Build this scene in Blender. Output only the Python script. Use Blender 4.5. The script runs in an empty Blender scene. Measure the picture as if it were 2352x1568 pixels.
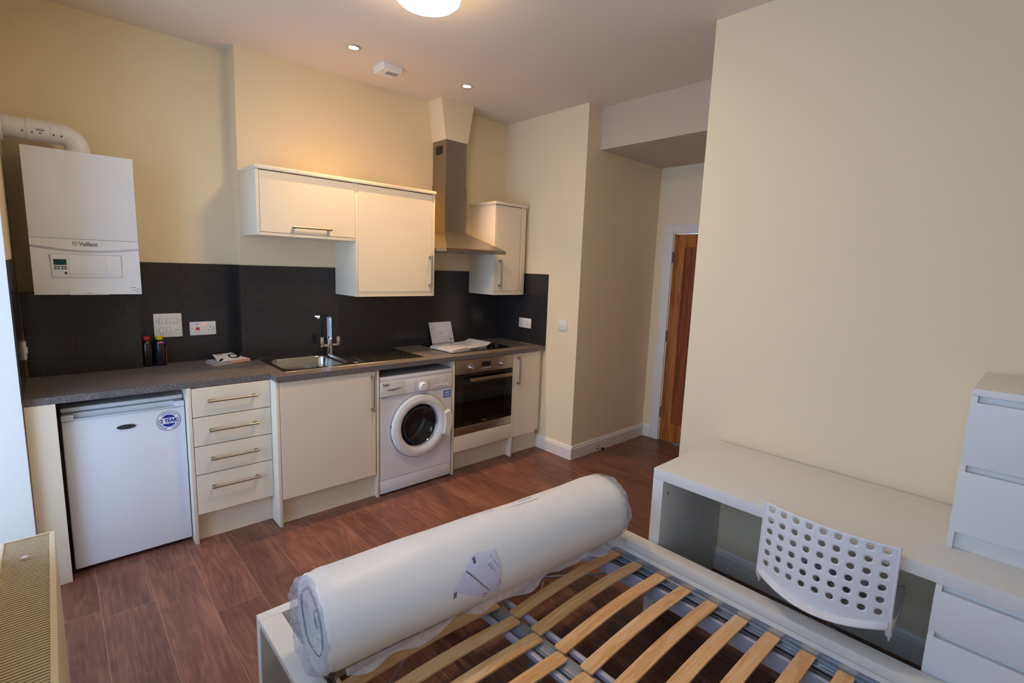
import bpy, bmesh, math, random
from mathutils import Vector, Matrix
random.seed(7)
PI = math.pi
COL = bpy.context.scene.collection

# ------------------------------------------------------------------ materials
def lin(c):
    return tuple((v / 12.92 if v <= .04045 else ((v + .055) / 1.055) ** 2.4) for v in c)

def S(r, g, b):
    return lin((r / 255, g / 255, b / 255)) + (1,)

class NT:
    def __init__(s, name):
        s.m = bpy.data.materials.new(name); s.m.use_nodes = True
        s.t = s.m.node_tree; s.n = s.t.nodes; s.n.clear()
        s.out = s.n.new('ShaderNodeOutputMaterial')
    def new(s, k, **kw):
        x = s.n.new(k)
        for a, b in kw.items(): setattr(x, a, b)
        return x
    def link(s, a, b): s.t.links.new(a, b)
    def math(s, op, a, b=None, c=None):
        x = s.new('ShaderNodeMath', operation=op)
        for i, v in enumerate((a, b, c)):
            if v is None: continue
            if isinstance(v, (int, float)): x.inputs[i].default_value = v
            else: s.link(v, x.inputs[i])
        return x.outputs[0]
    def mix(s, f, a, b):
        x = s.new('ShaderNodeMix', data_type='RGBA')
        for i, v in ((0, f), (6, a), (7, b)):
            if isinstance(v, (int, float)): x.inputs[i].default_value = v
            elif isinstance(v, tuple): x.inputs[i].default_value = v
            else: s.link(v, x.inputs[i])
        return x.outputs[2]
    def pos(s):
        g = s.new('ShaderNodeNewGeometry'); x = s.new('ShaderNodeSeparateXYZ')
        s.link(g.outputs['Position'], x.inputs[0]); return x.outputs[0], x.outputs[1], x.outputs[2]
    def xyz(s, a, b, c):
        x = s.new('ShaderNodeCombineXYZ')
        for i, v in enumerate((a, b, c)):
            if isinstance(v, (int, float)): x.inputs[i].default_value = v
            else: s.link(v, x.inputs[i])
        return x.outputs[0]
    def noise(s, vec, scale=5, detail=2, rough=.5, dist=0):
        x = s.new('ShaderNodeTexNoise'); x.inputs['Scale'].default_value = scale
        x.inputs['Detail'].default_value = detail; x.inputs['Roughness'].default_value = rough
        x.inputs['Distortion'].default_value = dist
        if vec is not None: s.link(vec, x.inputs['Vector'])
        return x.outputs['Fac']
    def ramp(s, f, pts):
        x = s.new('ShaderNodeValToRGB'); s.link(f, x.inputs[0])
        e = x.color_ramp.elements
        while len(e) < len(pts): e.new(.5)
        for i, (p, c) in enumerate(pts):
            e[i].position = p; e[i].color = c if isinstance(c, tuple) else (c, c, c, 1)
        return x.outputs[0]
    def bsdf(s, color, rough=.5, metal=0, spec=.5, coat=0, bump=None, bstr=.1, bdist=.01, **kw):
        p = s.new('ShaderNodeBsdfPrincipled')
        for k, v in (('Base Color', color), ('Roughness', rough), ('Metallic', metal), ('Specular IOR Level', spec), ('Coat Weight', coat)):
            if isinstance(v, (int, float, tuple)): p.inputs[k].default_value = v
            else: s.link(v, p.inputs[k])
        for k, v in kw.items(): p.inputs[k.replace('_', ' ')].default_value = v
        if bump is not None:
            b = s.new('ShaderNodeBump'); b.inputs['Strength'].default_value = bstr; b.inputs['Distance'].default_value = bdist
            s.link(bump, b.inputs['Height']); s.link(b.outputs[0], p.inputs['Normal'])
        s.link(p.outputs[0], s.out.inputs[0]); s.p = p
        return p

def objvec(n):
    return n.new('ShaderNodeTexCoord').outputs['Object']

def plain(name, col, rough=.5, metal=0, spec=.5, coat=0, var=.04, nscale=6, bump=0, bscale=120):
    n = NT(name); v = objvec(n)
    c2 = tuple(x * (1 - var) for x in col[:3]) + (1,)
    c = n.mix(n.noise(v, nscale, 3), col, c2)
    n.bsdf(c, rough, metal, spec, coat, bump=n.noise(v, bscale, 2) if bump else None, bstr=bump)
    return n.m

M = {}
M['wall'] = plain('wall_paint_cream', S(237, 220, 185), .75, spec=.25, var=.03, nscale=2.5, bump=.03, bscale=350)
M['wallwhite'] = plain('wall_paint_white', S(226, 222, 216), .75, spec=.25, var=.02, nscale=2, bump=.03, bscale=350)
M['ceil'] = plain('ceiling_paint', S(228, 216, 202), .8, spec=.2, var=.03, nscale=1.4, bump=.02, bscale=300)
M['gloss'] = plain('gloss_white_paint', S(230, 226, 218), .35, var=.02)
M['kit'] = plain('cream_satin_laminate', S(234, 221, 198), .38, spec=.45, var=.02, nscale=3)
M['kitin'] = plain('cream_board_edge', S(228, 214, 194), .45, var=.02)
M['appl'] = plain('white_enamel', S(228, 229, 234), .28, spec=.5, var=.015)
M['boil'] = plain('white_boiler_steel', S(228, 229, 232), .22, spec=.5, coat=.3, var=.015)
M['plas'] = plain('white_plastic', S(230, 229, 226), .35, var=.02)
M['grey'] = plain('grey_plastic', S(120, 124, 132), .4)
M['lgrey'] = plain('light_grey_print', S(168, 170, 178), .5)
M['dark'] = plain('dark_print', S(45, 47, 60), .5)
M['black'] = plain('black_plastic', S(18, 18, 20), .35)
M['blk_glass'] = plain('black_glass', S(10, 10, 11), .06, spec=.6, coat=.3, var=.01)
M['chrome'] = plain('chrome', S(215, 215, 218), .08, metal=1, var=.02)
M['furn'] = plain('white_foil_furniture', S(226, 225, 220), .42, spec=.4, var=.02, nscale=4)
M['furnin'] = plain('white_foil_drawer_front', S(222, 223, 224), .45, spec=.4, var=.02, nscale=4)
M['chairp'] = plain('white_polypropylene', S(226, 226, 228), .42, spec=.45, var=.015)
M['rad'] = plain('radiator_enamel', S(222, 208, 176), .38, var=.03)
M['galv'] = plain('galvanised_steel', S(160, 168, 178), .35, metal=.45, var=.12, nscale=30)
M['galvp'] = plain('shiny_galvanised_plate', S(186, 196, 206), .24, metal=.7, var=.06, nscale=20)
M['powder'] = plain('pale_powder_coated_steel', S(196, 196, 210), .35, metal=.2, var=.04)
M['tan'] = plain('tan_edge_trim', S(120, 88, 48), .5)
M['red'] = plain('red_plastic', S(190, 42, 28), .4)
M['redsw'] = plain('red_switch_rocker', S(205, 40, 28), .3)
M['yellow'] = plain('yellow_plastic', S(222, 200, 20), .4)
M['sauce'] = plain('dark_brown_bottle', S(24, 15, 13), .12, coat=.5)
M['navy'] = plain('dark_blue_sleeve', S(24, 27, 42), .18, coat=.4)
M['orange'] = plain('orange_label', S(205, 110, 30), .5)
M['pinklab'] = plain('pink_label', S(205, 90, 160), .5)
M['paper'] = plain('white_paper', S(232, 230, 232), .6, var=.03)
M['pinkp'] = plain('pink_folder_card', S(214, 164, 146), .6, var=.04)
M['blue'] = plain('blue_sticker', S(20, 110, 190), .4)
M['navyp'] = plain('navy_print', S(22, 48, 150), .4)
M['blueink'] = plain('blue_ink', S(70, 90, 140), .5)
M['teal'] = plain('display_teal', S(16, 60, 66), .2)
M['metalplate'] = plain('screw_steel', S(150, 150, 150), .3, metal=1)

def brushed(name, col, rough, ax, sc=220):
    n = NT(name); x, y, z = n.pos()
    vs = {'x': (3, sc, sc), 'y': (sc, 3, sc), 'z': (sc, sc, 3)}[ax]
    v = n.xyz(n.math('MULTIPLY', x, vs[0]), n.math('MULTIPLY', y, vs[1]), n.math('MULTIPLY', z, vs[2]))
    f = n.noise(v, 1, 3)
    c2 = tuple(k * .8 for k in col[:3]) + (1,)
    n.bsdf(n.mix(f, col, c2), n.math('MULTIPLY_ADD', f, .12, rough - .06), 1, bump=f, bstr=.04)
    return n.m
M['steel'] = brushed('brushed_steel', S(176, 168, 158), .3, 'x')
M['steelz'] = brushed('brushed_steel_upright', S(168, 158, 148), .3, 'z')
M['sink'] = brushed('sink_steel', S(190, 186, 178), .22, 'x', 120)
M['handle'] = brushed('handle_nickel', S(160, 156, 150), .40, 'x', 90)

# mosaic splashback: small dark square tiles under a sheen
def mosaic(name, ax):
    n = NT(name); x, y, z = n.pos(); u = x if ax == 'x' else y
    P = .0252
    a = n.math('DIVIDE', u, P); b = n.math('DIVIDE', z, P)
    fa = n.math('FRACT', a); fb = n.math('FRACT', b)
    ga = n.math('LESS_THAN', fa, .07); gb = n.math('LESS_THAN', fb, .07)
    g = n.math('MAXIMUM', ga, gb)
    wn = n.new('ShaderNodeTexWhiteNoise'); n.link(n.xyz(n.math('FLOOR', a), n.math('FLOOR', b), 0), wn.inputs['Vector'])
    c = n.mix(wn.outputs['Value'], S(42, 38, 39), S(50, 46, 47))
    c = n.mix(n.noise(n.xyz(x, y, z), 4, 2), c, S(44, 42, 44))
    c = n.mix(g, c, S(60, 57, 60))
    n.bsdf(c, .2, 0, .45, 0, bump=n.math('SUBTRACT', 1, g), bstr=.12, bdist=.001)
    return n.m
M['mosx'] = mosaic('mosaic_splashback_x', 'x'); M['mosy'] = mosaic('mosaic_splashback_y', 'y')

def worktop():
    n = NT('speckled_grey_laminate'); x, y, z = n.pos(); v = n.xyz(x, y, z)
    base = n.ramp(n.noise(v, 260, 3, .7), [(.3, S(70, 66, 66)), (.5, S(102, 97, 96)), (.72, S(134, 128, 126))])
    vo = n.new('ShaderNodeTexVoronoi'); vo.inputs['Scale'].default_value = 120; n.link(v, vo.inputs['Vector'])
    k = n.new('ShaderNodeSeparateColor'); n.link(vo.outputs['Color'], k.inputs[0])
    spk = n.math('MULTIPLY', n.math('LESS_THAN', vo.outputs['Distance'], .26), n.math('GREATER_THAN', k.outputs[0], .86))
    dk = n.math('MULTIPLY', n.math('LESS_THAN', vo.outputs['Distance'], .3), n.math('LESS_THAN', k.outputs[0], .2))
    c = n.mix(spk, base, S(184, 178, 172)); c = n.mix(dk, c, S(70, 64, 62))
    n.bsdf(c, .36, 0, .45, bump=n.noise(v, 400, 2), bstr=.05)
    return n.m
M['work'] = worktop()

def floor():
    n = NT('walnut_laminate_planks'); x, y, z = n.pos()
    a = n.math('DIVIDE', n.math('ADD', x, .105), .1965); row = n.math('FLOOR', a); fa = n.math('FRACT', a)
    w1 = n.new('ShaderNodeTexWhiteNoise', noise_dimensions='1D'); n.link(row, w1.inputs['W'])
    b = n.math('ADD', n.math('DIVIDE', y, 1.28), n.math('MULTIPLY', w1.outputs['Value'], 7.3)); seg = n.math('FLOOR', b); fb = n.math('FRACT', b)
    w2 = n.new('ShaderNodeTexWhiteNoise', noise_dimensions='2D'); n.link(n.xyz(row, seg, 0), w2.inputs['Vector'])
    idv = w2.outputs['Value']
    off = n.math('MULTIPLY', idv, 37)
    v1 = n.xyz(n.math('ADD', n.math('MULTIPLY', x, 5.5), off), n.math('MULTIPLY_ADD', y, 1.15, off), off)
    n1 = n.noise(v1, 1, 2, .5, .35)
    ring = n.math('SINE', n.math('MULTIPLY', n1, 75))
    ring = n.math('MULTIPLY_ADD', ring, .5, .5)
    v2 = n.xyz(n.math('MULTIPLY', x, 120), n.math('MULTIPLY', y, 5), off)
    fine = n.noise(v2, 1, 4, .6)
    v3 = n.xyz(n.math('MULTIPLY', x, 9), n.math('MULTIPLY', y, 2.2), off)
    blot = n.noise(v3, 1, 3)
    f = n.math('ADD', n.math('MULTIPLY', ring, .075), n.math('ADD', n.math('MULTIPLY', fine, .42), n.math('MULTIPLY', blot, .48)))
    c = n.ramp(f, [(.30, S(78, 48, 42)), (.48, S(108, 71, 59)), (.62, S(130, 89, 73)), (.8, S(148, 107, 90))])
    hs = n.new('ShaderNodeHueSaturation'); n.link(c, hs.inputs['Color'])
    n.link(n.math('MULTIPLY_ADD', idv, .28, .84), hs.inputs['Value'])
    ea = n.math('LESS_THAN', fa, .012); eb = n.math('LESS_THAN', fb, .0016)
    e = n.math('MAXIMUM', ea, eb)
    c = n.mix(n.math('MULTIPLY', e, .5), hs.outputs[0], S(168, 138, 120))
    # builder's dust: faint pale scuffs with a shape of their own
    d = n.math('GREATER_THAN', n.noise(n.xyz(x, y, 0), 7, 4, .75), .73)
    c = n.mix(n.math('MULTIPLY', d, .14), c, S(176, 168, 164))
    n.bsdf(c, n.math('MULTIPLY_ADD', fine, .14, .30), 0, .4, bump=n.math('SUBTRACT', fine, n.math('MULTIPLY', e, .6)), bstr=.06, bdist=.002)
    return n.m
M['floor'] = floor()

def wood(name, c1, c2, c3, ax, rough=.45):
    n = NT(name); x, y, z = n.pos(); oi = n.new('ShaderNodeObjectInfo')
    o = n.math('MULTIPLY', oi.outputs['Random'], 40)
    sc = {'x': (2.2, 26, 26), 'y': (26, 2.2, 26), 'z': (26, 26, 1.6)}[ax]
    v = n.xyz(n.math('MULTIPLY_ADD', x, sc[0], o), n.math('MULTIPLY_ADD', y, sc[1], o), n.math('MULTIPLY', z, sc[2]))
    f = n.noise(v, 1, 4, .6, .4)
    r = n.math('MULTIPLY_ADD', n.math('SINE', n.math('MULTIPLY', f, 40)), .08, f)
    n.bsdf(n.ramp(r, [(.3, c1), (.52, c2), (.75, c3)]), rough, 0, .4, bump=f, bstr=.04)
    return n.m
M['birch'] = wood('birch_veneer', S(214, 158, 98), S(232, 182, 126), S(240, 204, 160), 'x')
M['oak'] = wood('oak_stile', S(130, 70, 26), S(172, 104, 46), S(192, 124, 62), 'z', .4)
M['oakp'] = wood('oak_panel', S(108, 50, 18), S(140, 72, 30), S(158, 88, 40), 'z', .4)

def film(name, tr, tint, rough=.12, bsc=40):
    n = NT(name); v = objvec(n)
    p = n.new('ShaderNodeBsdfPrincipled'); p.inputs['Base Color'].default_value = tint; p.inputs['Roughness'].default_value = rough
    p.inputs['Specular IOR Level'].default_value = .7
    b = n.new('ShaderNodeBump'); b.inputs['Strength'].default_value = .5; b.inputs['Distance'].default_value = .01
    f = n.noise(v, bsc, 3, .6, .6); n.link(f, b.inputs['Height']); n.link(b.outputs[0], p.inputs['Normal'])
    t = n.new('ShaderNodeBsdfTransparent'); t.inputs[0].default_value = (.95, .97, 1, 1)
    m = n.new('ShaderNodeMixShader'); n.link(n.math('MULTIPLY_ADD', f, .5, tr - .25), m.inputs[0])
    n.link(p.outputs[0], m.inputs[1]); n.link(t.outputs[0], m.inputs[2]); n.link(m.outputs[0], n.out.inputs[0])
    return n.m
M['film'] = film('clear_plastic_film', .55, S(215, 215, 222))
M['filmc'] = film('crisp_plastic_film', .66, S(218, 222, 232), .1, 55)
M['filmm'] = film('milky_plastic_film', .45, S(222, 220, 226), .2, 25)
def rollmat():
    n = NT('white_fabric_under_film'); v = objvec(n)
    f = n.noise(v, 7, 3, .6)
    n.bsdf(n.mix(f, S(238, 239, 240), S(228, 229, 230)),   .42, 0, .4, .2, bump=n.noise(v, 18, 3, .6, .3), bstr=.10, bdist=.01, Coat_Roughness=.42)
    return n.m
M['roll'] = rollmat()

def glass(name, tint, tr, rough=.03):
    n = NT(name)
    g = n.new('ShaderNodeBsdfGlossy'); g.inputs['Roughness'].default_value = rough; g.inputs[0].default_value = (1, 1, 1, 1)
    t = n.new('ShaderNodeBsdfTransparent'); t.inputs[0].default_value = tint
    ge = n.new('ShaderNodeNewGeometry'); dp_ = n.new('ShaderNodeVectorMath', operation='DOT_PRODUCT')
    n.link(ge.outputs['Normal'], dp_.inputs[0]); n.link(ge.outputs['Incoming'], dp_.inputs[1])
    fres = n.math('MULTIPLY_ADD', n.math('POWER', n.math('SUBTRACT', 1, n.math('ABSOLUTE', dp_.outputs['Value'])), 5), .9, .045)
    m = n.new('ShaderNodeMixShader'); n.link(fres, m.inputs[0]); n.link(t.outputs[0], m.inputs[1]); n.link(g.outputs[0], m.inputs[2])
    n.link(m.outputs[0], n.out.inputs[0]); return n.m
M['winglass'] = glass('window_glass', (.97, .99, .98, 1), 1)
M['ovenglass'] = glass('smoked_oven_glass', (.40, .38, .36, 1), 1)
M['bowl'] = glass('washer_bowl_glass', (.62, .66, .74, 1), 1)

def drum():
    n = NT('perforated_drum_steel'); x, y, z = n.pos()
    ang = n.math('ARCTAN2', n.math('SUBTRACT', z, .461), n.math('SUBTRACT', x, 1.732))
    a = n.math('MULTIPLY', ang, 20 / PI); b = n.math('DIVIDE', n.math('ADD', y, n.math('MULTIPLY', n.math('SQRT', n.math('ADD', n.math('POWER', n.math('SUBTRACT', z, .461), 2), n.math('POWER', n.math('SUBTRACT', x, 1.732), 2))), 1.0)), .017)
    k = n.math('MODULO', n.math('FLOOR', b), 2); a = n.math('ADD', a, n.math('MULTIPLY', k, .5))
    da = n.math('SUBTRACT', n.math('FRACT', a), .5); db = n.math('SUBTRACT', n.math('FRACT', b), .5)
    d = n.math('ADD', n.math('MULTIPLY', da, da), n.math('MULTIPLY', db, db)); h = n.math('LESS_THAN', d, .09)
    n.bsdf(n.mix(h, S(118, 114, 110), S(5, 5, 5)), .35, .5)
    return n.m
M['drum'] = drum()

def emis(name, col, st):
    n = NT(name); e = n.new('ShaderNodeEmission'); e.inputs[0].default_value = col; e.inputs[1].default_value = st
    n.link(e.outputs[0], n.out.inputs[0]); return n.m
M['lamp'] = emis('lamp_diffuser_glow', (1, .72, .44, 1), 96)
M['led'] = emis('downlight_lens_glow', (1, .84, .66, 1), 14)
M['neon'] = emis('neon_indicator', (1, .12, .06, 1), 3)

# ------------------------------------------------------------------ mesh builder
class MB:
    def __init__(s): s.bm = bmesh.new(); s.mi = 0
    def _tag(s, faces):
        for f in faces: f.material_index = s.mi
    def poly(s, vs, fs):
        v = [s.bm.verts.new(p) for p in vs]; out = []
        for f in fs:
            try: out.append(s.bm.faces.new([v[i] for i in f]))
            except ValueError: pass
        s._tag(out); return s
    def box(s, x0, x1, y0, y1, z0, z1, bev=0, seg=2):
        b = bmesh.new()
        bmesh.ops.create_cube(b, size=1)
        for v in b.verts:
            v.co = Vector((x0 + (x1 - x0) * (v.co.x + .5), y0 + (y1 - y0) * (v.co.y + .5), z0 + (z1 - z0) * (v.co.z + .5)))
        if bev > 0:
            bmesh.ops.bevel(b, geom=list(b.edges), offset=min(bev, .45 * min(abs(x1 - x0), abs(y1 - y0), abs(z1 - z0))), segments=seg, profile=.6, affect='EDGES')
        s.merge(b); return s
    def merge(s, b, mat=None):
        b.verts.ensure_lookup_table()
        vm = {}
        for v in b.verts: vm[v] = s.bm.verts.new((mat @ v.co) if mat else v.co)
        fs = []
        for f in b.faces:
            try: fs.append(s.bm.faces.new([vm[v] for v in f.verts]))
            except ValueError: pass
        s._tag(fs); b.free(); return s
    def tube(s, pts, r, n=12, cap=True, closed=False):
        pts = [Vector(p) for p in pts]; rings = []
        N = len(pts); rr = r if isinstance(r, (list, tuple)) else [r] * N
        up = None
        for i, p in enumerate(pts):
            if closed: t = (pts[(i + 1) % N] - pts[i - 1])
            else: t = (pts[min(i + 1, N - 1)] - pts[max(i - 1, 0)])
            t.normalize()
            if up is None:
                up = Vector((0, 0, 1)) if abs(t.z) < .9 else Vector((1, 0, 0))
            a = t.cross(up).normalized(); b2 = a.cross(t).normalized(); up = b2
            rings.append([s.bm.verts.new(p + (a * math.cos(2 * PI * k / n) + b2 * math.sin(2 * PI * k / n)) * rr[i]) for k in range(n)])
        fs = []
        for i in range(N if closed else N - 1):
            A, B = rings[i], rings[(i + 1) % N]
            for k in range(n): fs.append(s.bm.faces.new((A[k], A[(k + 1) % n], B[(k + 1) % n], B[k])))
        if cap and not closed:
            fs.append(s.bm.faces.new(rings[0])); fs.append(s.bm.faces.new(rings[-1][::-1]))
        s._tag(fs); return s
    def lathe(s, prof, o, ax='z', n=48, cap=True, sx=1, sy=1):
        o = Vector(o); rings = []
        def P(r, h, a):
            c, d = r * math.cos(a) * sx, r * math.sin(a) * sy
            return o + {'z': Vector((c, d, h)), 'y': Vector((c, h, d)), 'x': Vector((h, c, d))}[ax]
        for r, h in prof: rings.append([s.bm.verts.new(P(max(r, 1e-5), h, 2 * PI * k / n)) for k in range(n)])
        fs = []
        for A, B in zip(rings, rings[1:]):
            for k in range(n): fs.append(s.bm.faces.new((A[k], A[(k + 1) % n], B[(k + 1) % n], B[k])))
        if cap:
            fs.append(s.bm.faces.new(rings[0])); fs.append(s.bm.faces.new(rings[-1][::-1]))
        s._tag(fs); return s
    def prism(s, poly, ax, a, b):
        def P(u, v, w): return {'z': (u, v, w), 'y': (u, w, v), 'x': (w, u, v)}[ax]
        n = len(poly)
        lo = [s.bm.verts.new(P(u, v, a)) for u, v in poly]; hi = [s.bm.verts.new(P(u, v, b)) for u, v in poly]
        fs = [s.bm.faces.new(lo), s.bm.faces.new(hi[::-1])]
        for i in range(n): fs.append(s.bm.faces.new((lo[i], lo[(i + 1) % n], hi[(i + 1) % n], hi[i])))
        s._tag(fs); return s
    def loops(s, Ls, cap0=False, cap1=True):
        R = [[s.bm.verts.new(p) for p in L] for L in Ls]; n = len(R[0]); fs = []
        for A, B in zip(R, R[1:]):
            for k in range(n): fs.append(s.bm.faces.new((A[k], A[(k + 1) % n], B[(k + 1) % n], B[k])))
        if cap0: fs.append(s.bm.faces.new(R[0][::-1]))
        if cap1: fs.append(s.bm.faces.new(R[-1]))
        s._tag(fs); return s
    def grid(s, fn, nu, nv, closed_u=False):
        V = [[s.bm.verts.new(fn(i / nu, j / nv)) for j in range(nv + 1)] for i in range(nu + (0 if closed_u else 1))]
        fs = []; L = len(V)
        for i in range(nu):
            for j in range(nv): fs.append(s.bm.faces.new((V[i][j], V[(i + 1) % L][j], V[(i + 1) % L][j + 1], V[i][j + 1])))
        s._tag(fs); return s
    def text(s, txt, size, loc, right=(1, 0, 0), up=(0, 0, 1), ext=.0006, align='LEFT', sx=1, bold=0):
        c = bpy.data.curves.new('t', 'FONT'); c.body = txt; c.size = size; c.extrude = ext; c.align_x = align; c.align_y = 'CENTER'
        c.resolution_u = 2; c.offset = bold
        o = bpy.data.objects.new('t', c); COL.objects.link(o)
        bpy.context.view_layer.update()
        me = bpy.data.meshes.new_from_object(o.evaluated_get(bpy.context.evaluated_depsgraph_get()))
        r = Vector(right).normalized(); u = Vector(up).normalized(); nn = r.cross(u)
        mt = Matrix((r * sx, u, nn)).transposed().to_4x4(); mt.translation = Vector(loc)
        b = bmesh.new(); b.from_mesh(me); s.merge(b, mt)
        bpy.data.objects.remove(o); bpy.data.curves.remove(c); bpy.data.meshes.remove(me); return s
    def build(s, name, mat, parent=None, smooth=35, org=None, solid=0):
        bmesh.ops.recalc_face_normals(s.bm, faces=list(s.bm.faces))
        me = bpy.data.meshes.new(name)
        po = Vector(parent['_o']) if parent is not None else Vector(org if org else (0, 0, 0))
        for v in s.bm.verts: v.co -= po
        s.bm.to_mesh(me); s.bm.free()
        for m in (mat if isinstance(mat, (list, tuple)) else [mat]): me.materials.append(m)
        if smooth:
            me.polygons.foreach_set('use_smooth', [True] * len(me.polygons))
            me.set_sharp_from_angle(angle=math.radians(smooth))
        me.update()
        o = bpy.data.objects.new(name, me); COL.objects.link(o)
        if parent is not None: o.parent = parent; o['_o'] = tuple(po)
        else: o.location = po; o['_o'] = tuple(po)
        if solid:
            md = o.modifiers.new('thickness', 'SOLIDIFY'); md.thickness = solid; md.offset = 0
        return o

def thing(name, label, cat, loc=(0, 0, 0), group=None):
    o = bpy.data.objects.new(name, None); COL.objects.link(o); o.location = loc; o['_o'] = tuple(loc)
    o.empty_display_size = .05
    return tag(o, label, cat, group)
def tag(o, label, cat, group=None):
    o['label'] = label; o['category'] = cat
    if group: o['group'] = group
    return o
def struct(name, mb, mat, parent=None, label=None, smooth=35):
    o = mb.build(name, mat, parent, smooth)
    if parent is None: o['kind'] = 'structure'
    if label: o['label'] = label
    return o
def B(*a, **k): return MB().box(*a, **k)
def rrect(x0, x1, y0, y1, r, n=8):
    pts = []
    for cx, cy, a0 in ((x1 - r, y1 - r, 0), (x0 + r, y1 - r, 90), (x0 + r, y0 + r, 180), (x1 - r, y0 + r, 270)):
        for k in range(n + 1):
            a = math.radians(a0 + 90 * k / n); pts.append((cx + r * math.cos(a), cy + r * math.sin(a)))
    return pts

# ------------------------------------------------------------------ dimensions
C = 2.91; W = .600; W2 = .760; L = -.301; R = 3.024; WC = -.364; R2 = 4.124; D = 2.456; YD = -1.647
SX, SZ = 3.191, 2.585; T = .940; TB = .906; BZ = 1.571; XB = .760; YE = .05; YF = -3.95
XW = -.62                                   # window plane

# ------------------------------------------------------------------ room shell
struct('floor', B(-1.0, 4.5, YF - .1, 1.1, -.12, 0), M['floor'])
struct('ceiling', B(-1.0, 4.5, YF - .1, 1.1, C, C + .12), M['ceil'])
m = MB().box(-1.0, XB + .02, W2, W2 + .2, 0, C)
struct('wall_back', m, M['wall'])
m = MB()
m.poly([(XB - .022, W, 0), (3.2, W, 0), (3.2, W2 + .01, 0), (XB - .022, W2 + .01, 0), (XB + .004, W, C), (3.2, W, C), (3.2, W2 + .01, C), (XB + .004, W2 + .01, C)],
       [(0, 1, 2, 3), (4, 7, 6, 5), (0, 4, 5, 1), (1, 5, 6, 2), (2, 6, 7, 3), (3, 7, 4, 0)])
struct('wall_chimney', m, M['wall'])
struct('wall_right', B(R, R2 + .3, WC, W, 0, C), M['wall'])
m = MB().box(R2, R2 + .3, -.555, WC, 0, SZ).box(R2, R2 + .3, YD, -1.395, 0, SZ).box(R2, R2 + .3, -1.395, -.555, 1.985, SZ)
struct('wall_hall', m, M['wall'])
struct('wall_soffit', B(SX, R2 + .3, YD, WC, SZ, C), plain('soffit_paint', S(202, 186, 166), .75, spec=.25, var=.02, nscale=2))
struct('wall_desk', B(D, R2 + .3, YF, YD, 0, C), M['wall'])
struct('wall_front', B(-1.0, 4.5, YF - .12, YF, 0, C), M['wall'])
m = MB().box(-1.0, L, YE, W2, 0, C)
struct('wall_left', m, M['wallwhite'])
m = MB().box(L - .001, L + .002, YE + .002, W2, BZ, C)          # cream coat on the kitchen side of the pier
struct('wall_pier', m, M['wall'])
m = MB().box(-1.0, L, -1.08, YE, 2.62, C).box(-1.0, -.345, -1.80, -1.08, 0, C).box(-1.0, -.345, YF, -3.30, 0, C).box(-1.0, -.345, -3.30, -1.80, 0, .95).box(-1.0, -.345, -3.30, -1.80, 2.35, C).box(-1.0, XW - .02, -1.08, YE, 0, .16)
struct('wall_window', m, M['wall'])
def window(name, y0, y1, z0, z1, nm):
    f = MB(); x0, x1 = XW - .035, XW + .035; t = .055
    f.box(x0, x1, y0, y0 + t, z0, z1, bev=.006).box(x0, x1, y1 - t, y1, z0, z1, bev=.006)
    f.box(x0, x1, y0 + t, y1 - t, z0, z0 + t, bev=.006).box(x0, x1, y0 + t, y1 - t, z1 - t, z1, bev=.006)
    for k in range(1, nm):
        yy = y0 + (y1 - y0) * k / nm; f.box(x0, x1, yy - .03, yy + .03, z0 + t, z1 - t, bev=.006)
    o = f.build(name, M['gloss']); o['kind'] = 'structure'
    B(XW - .006, XW + .006, y0 + t * .9, y1 - t * .9, z0 + t * .9, z1 - t * .9).build('glass_pane', M['winglass'], o)
window('window_1', -1.079, YE - .001, .161, 2.619, 1)

window('window_2', -3.299, -1.801, .951, 2.349, 2)

def skirting(name, pts, dirs):
    """profiled board, 120 mm tall, along straight runs ((x0,y0,x1,y1,nx,ny))"""
    m = MB()
    for (x0, y0, x1, y1, nx, ny) in pts:
        prof = [(0, 0), (.018, 0), (.018, .092), (.014, .096), (.014, .100), (.010, .112), (.004, .120), (0, .120)]
        a = [(x0 + nx * u, y0 + ny * u, v) for u, v in prof]; b = [(x1 + nx * u, y1 + ny * u, v) for u, v in prof]
        n = len(prof); m.poly(a + b, [tuple(range(n)), tuple(range(2 * n - 1, n - 1, -1))] + [(i, (i + 1) % n, n + (i + 1) % n, n + i) for i in range(n)])
    return struct(name, m, M['gloss'], smooth=20)
skirting('baseboard_right', [(R, .08, R, WC - .018, -1, 0)], 0)
skirting('baseboard_hall', [(R - .0, WC, R2, WC, 0, -1)], 0)
skirting('baseboard_door', [(R2, WC - .018, R2, -.456, -1, 0)], 0)
skirting('baseboard_desk', [(D, YD, D, YF, -1, 0)], 0)
skirting('baseboard_passage', [(D - .018, YD, R2, YD, 0, 1)], 0)

# hallway door: white architrave, oak leaf
fr = MB()
fr.box(R2 - .018, R2 + .12, -.548, -.458, 0, 2.062, bev=.004).box(R2 - .018, R2 + .12, -1.49, -1.395, 0, 2.062, bev=.004)
fr.box(R2 - .018, R2 + .12, -1.395, -.548, 1.982, 2.062, bev=.004)
struct('trim_2', fr, M['gloss'])
lf = MB(); y0, y1 = -1.391, -.556
lf.box(R2 + .004, R2 + .046, y1 - .108, y1, .006, 1.976, bev=.002).box(R2 + .004, R2 + .046, y0, y0 + .108, .006, 1.976, bev=.002)
lf.box(R2 + .004, R2 + .046, y0 + .108, y1 - .108, 1.856, 1.976, bev=.002).box(R2 + .004, R2 + .046, y0 + .108, y1 - .108, .006, .19, bev=.002)
door = lf.build('door_1', M['oak']); door['kind'] = 'structure'
B(R2 + .018, R2 + .034, y0 + .1, y1 - .1, .18, 1.866).build('door_panel', M['oakp'], door)
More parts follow.
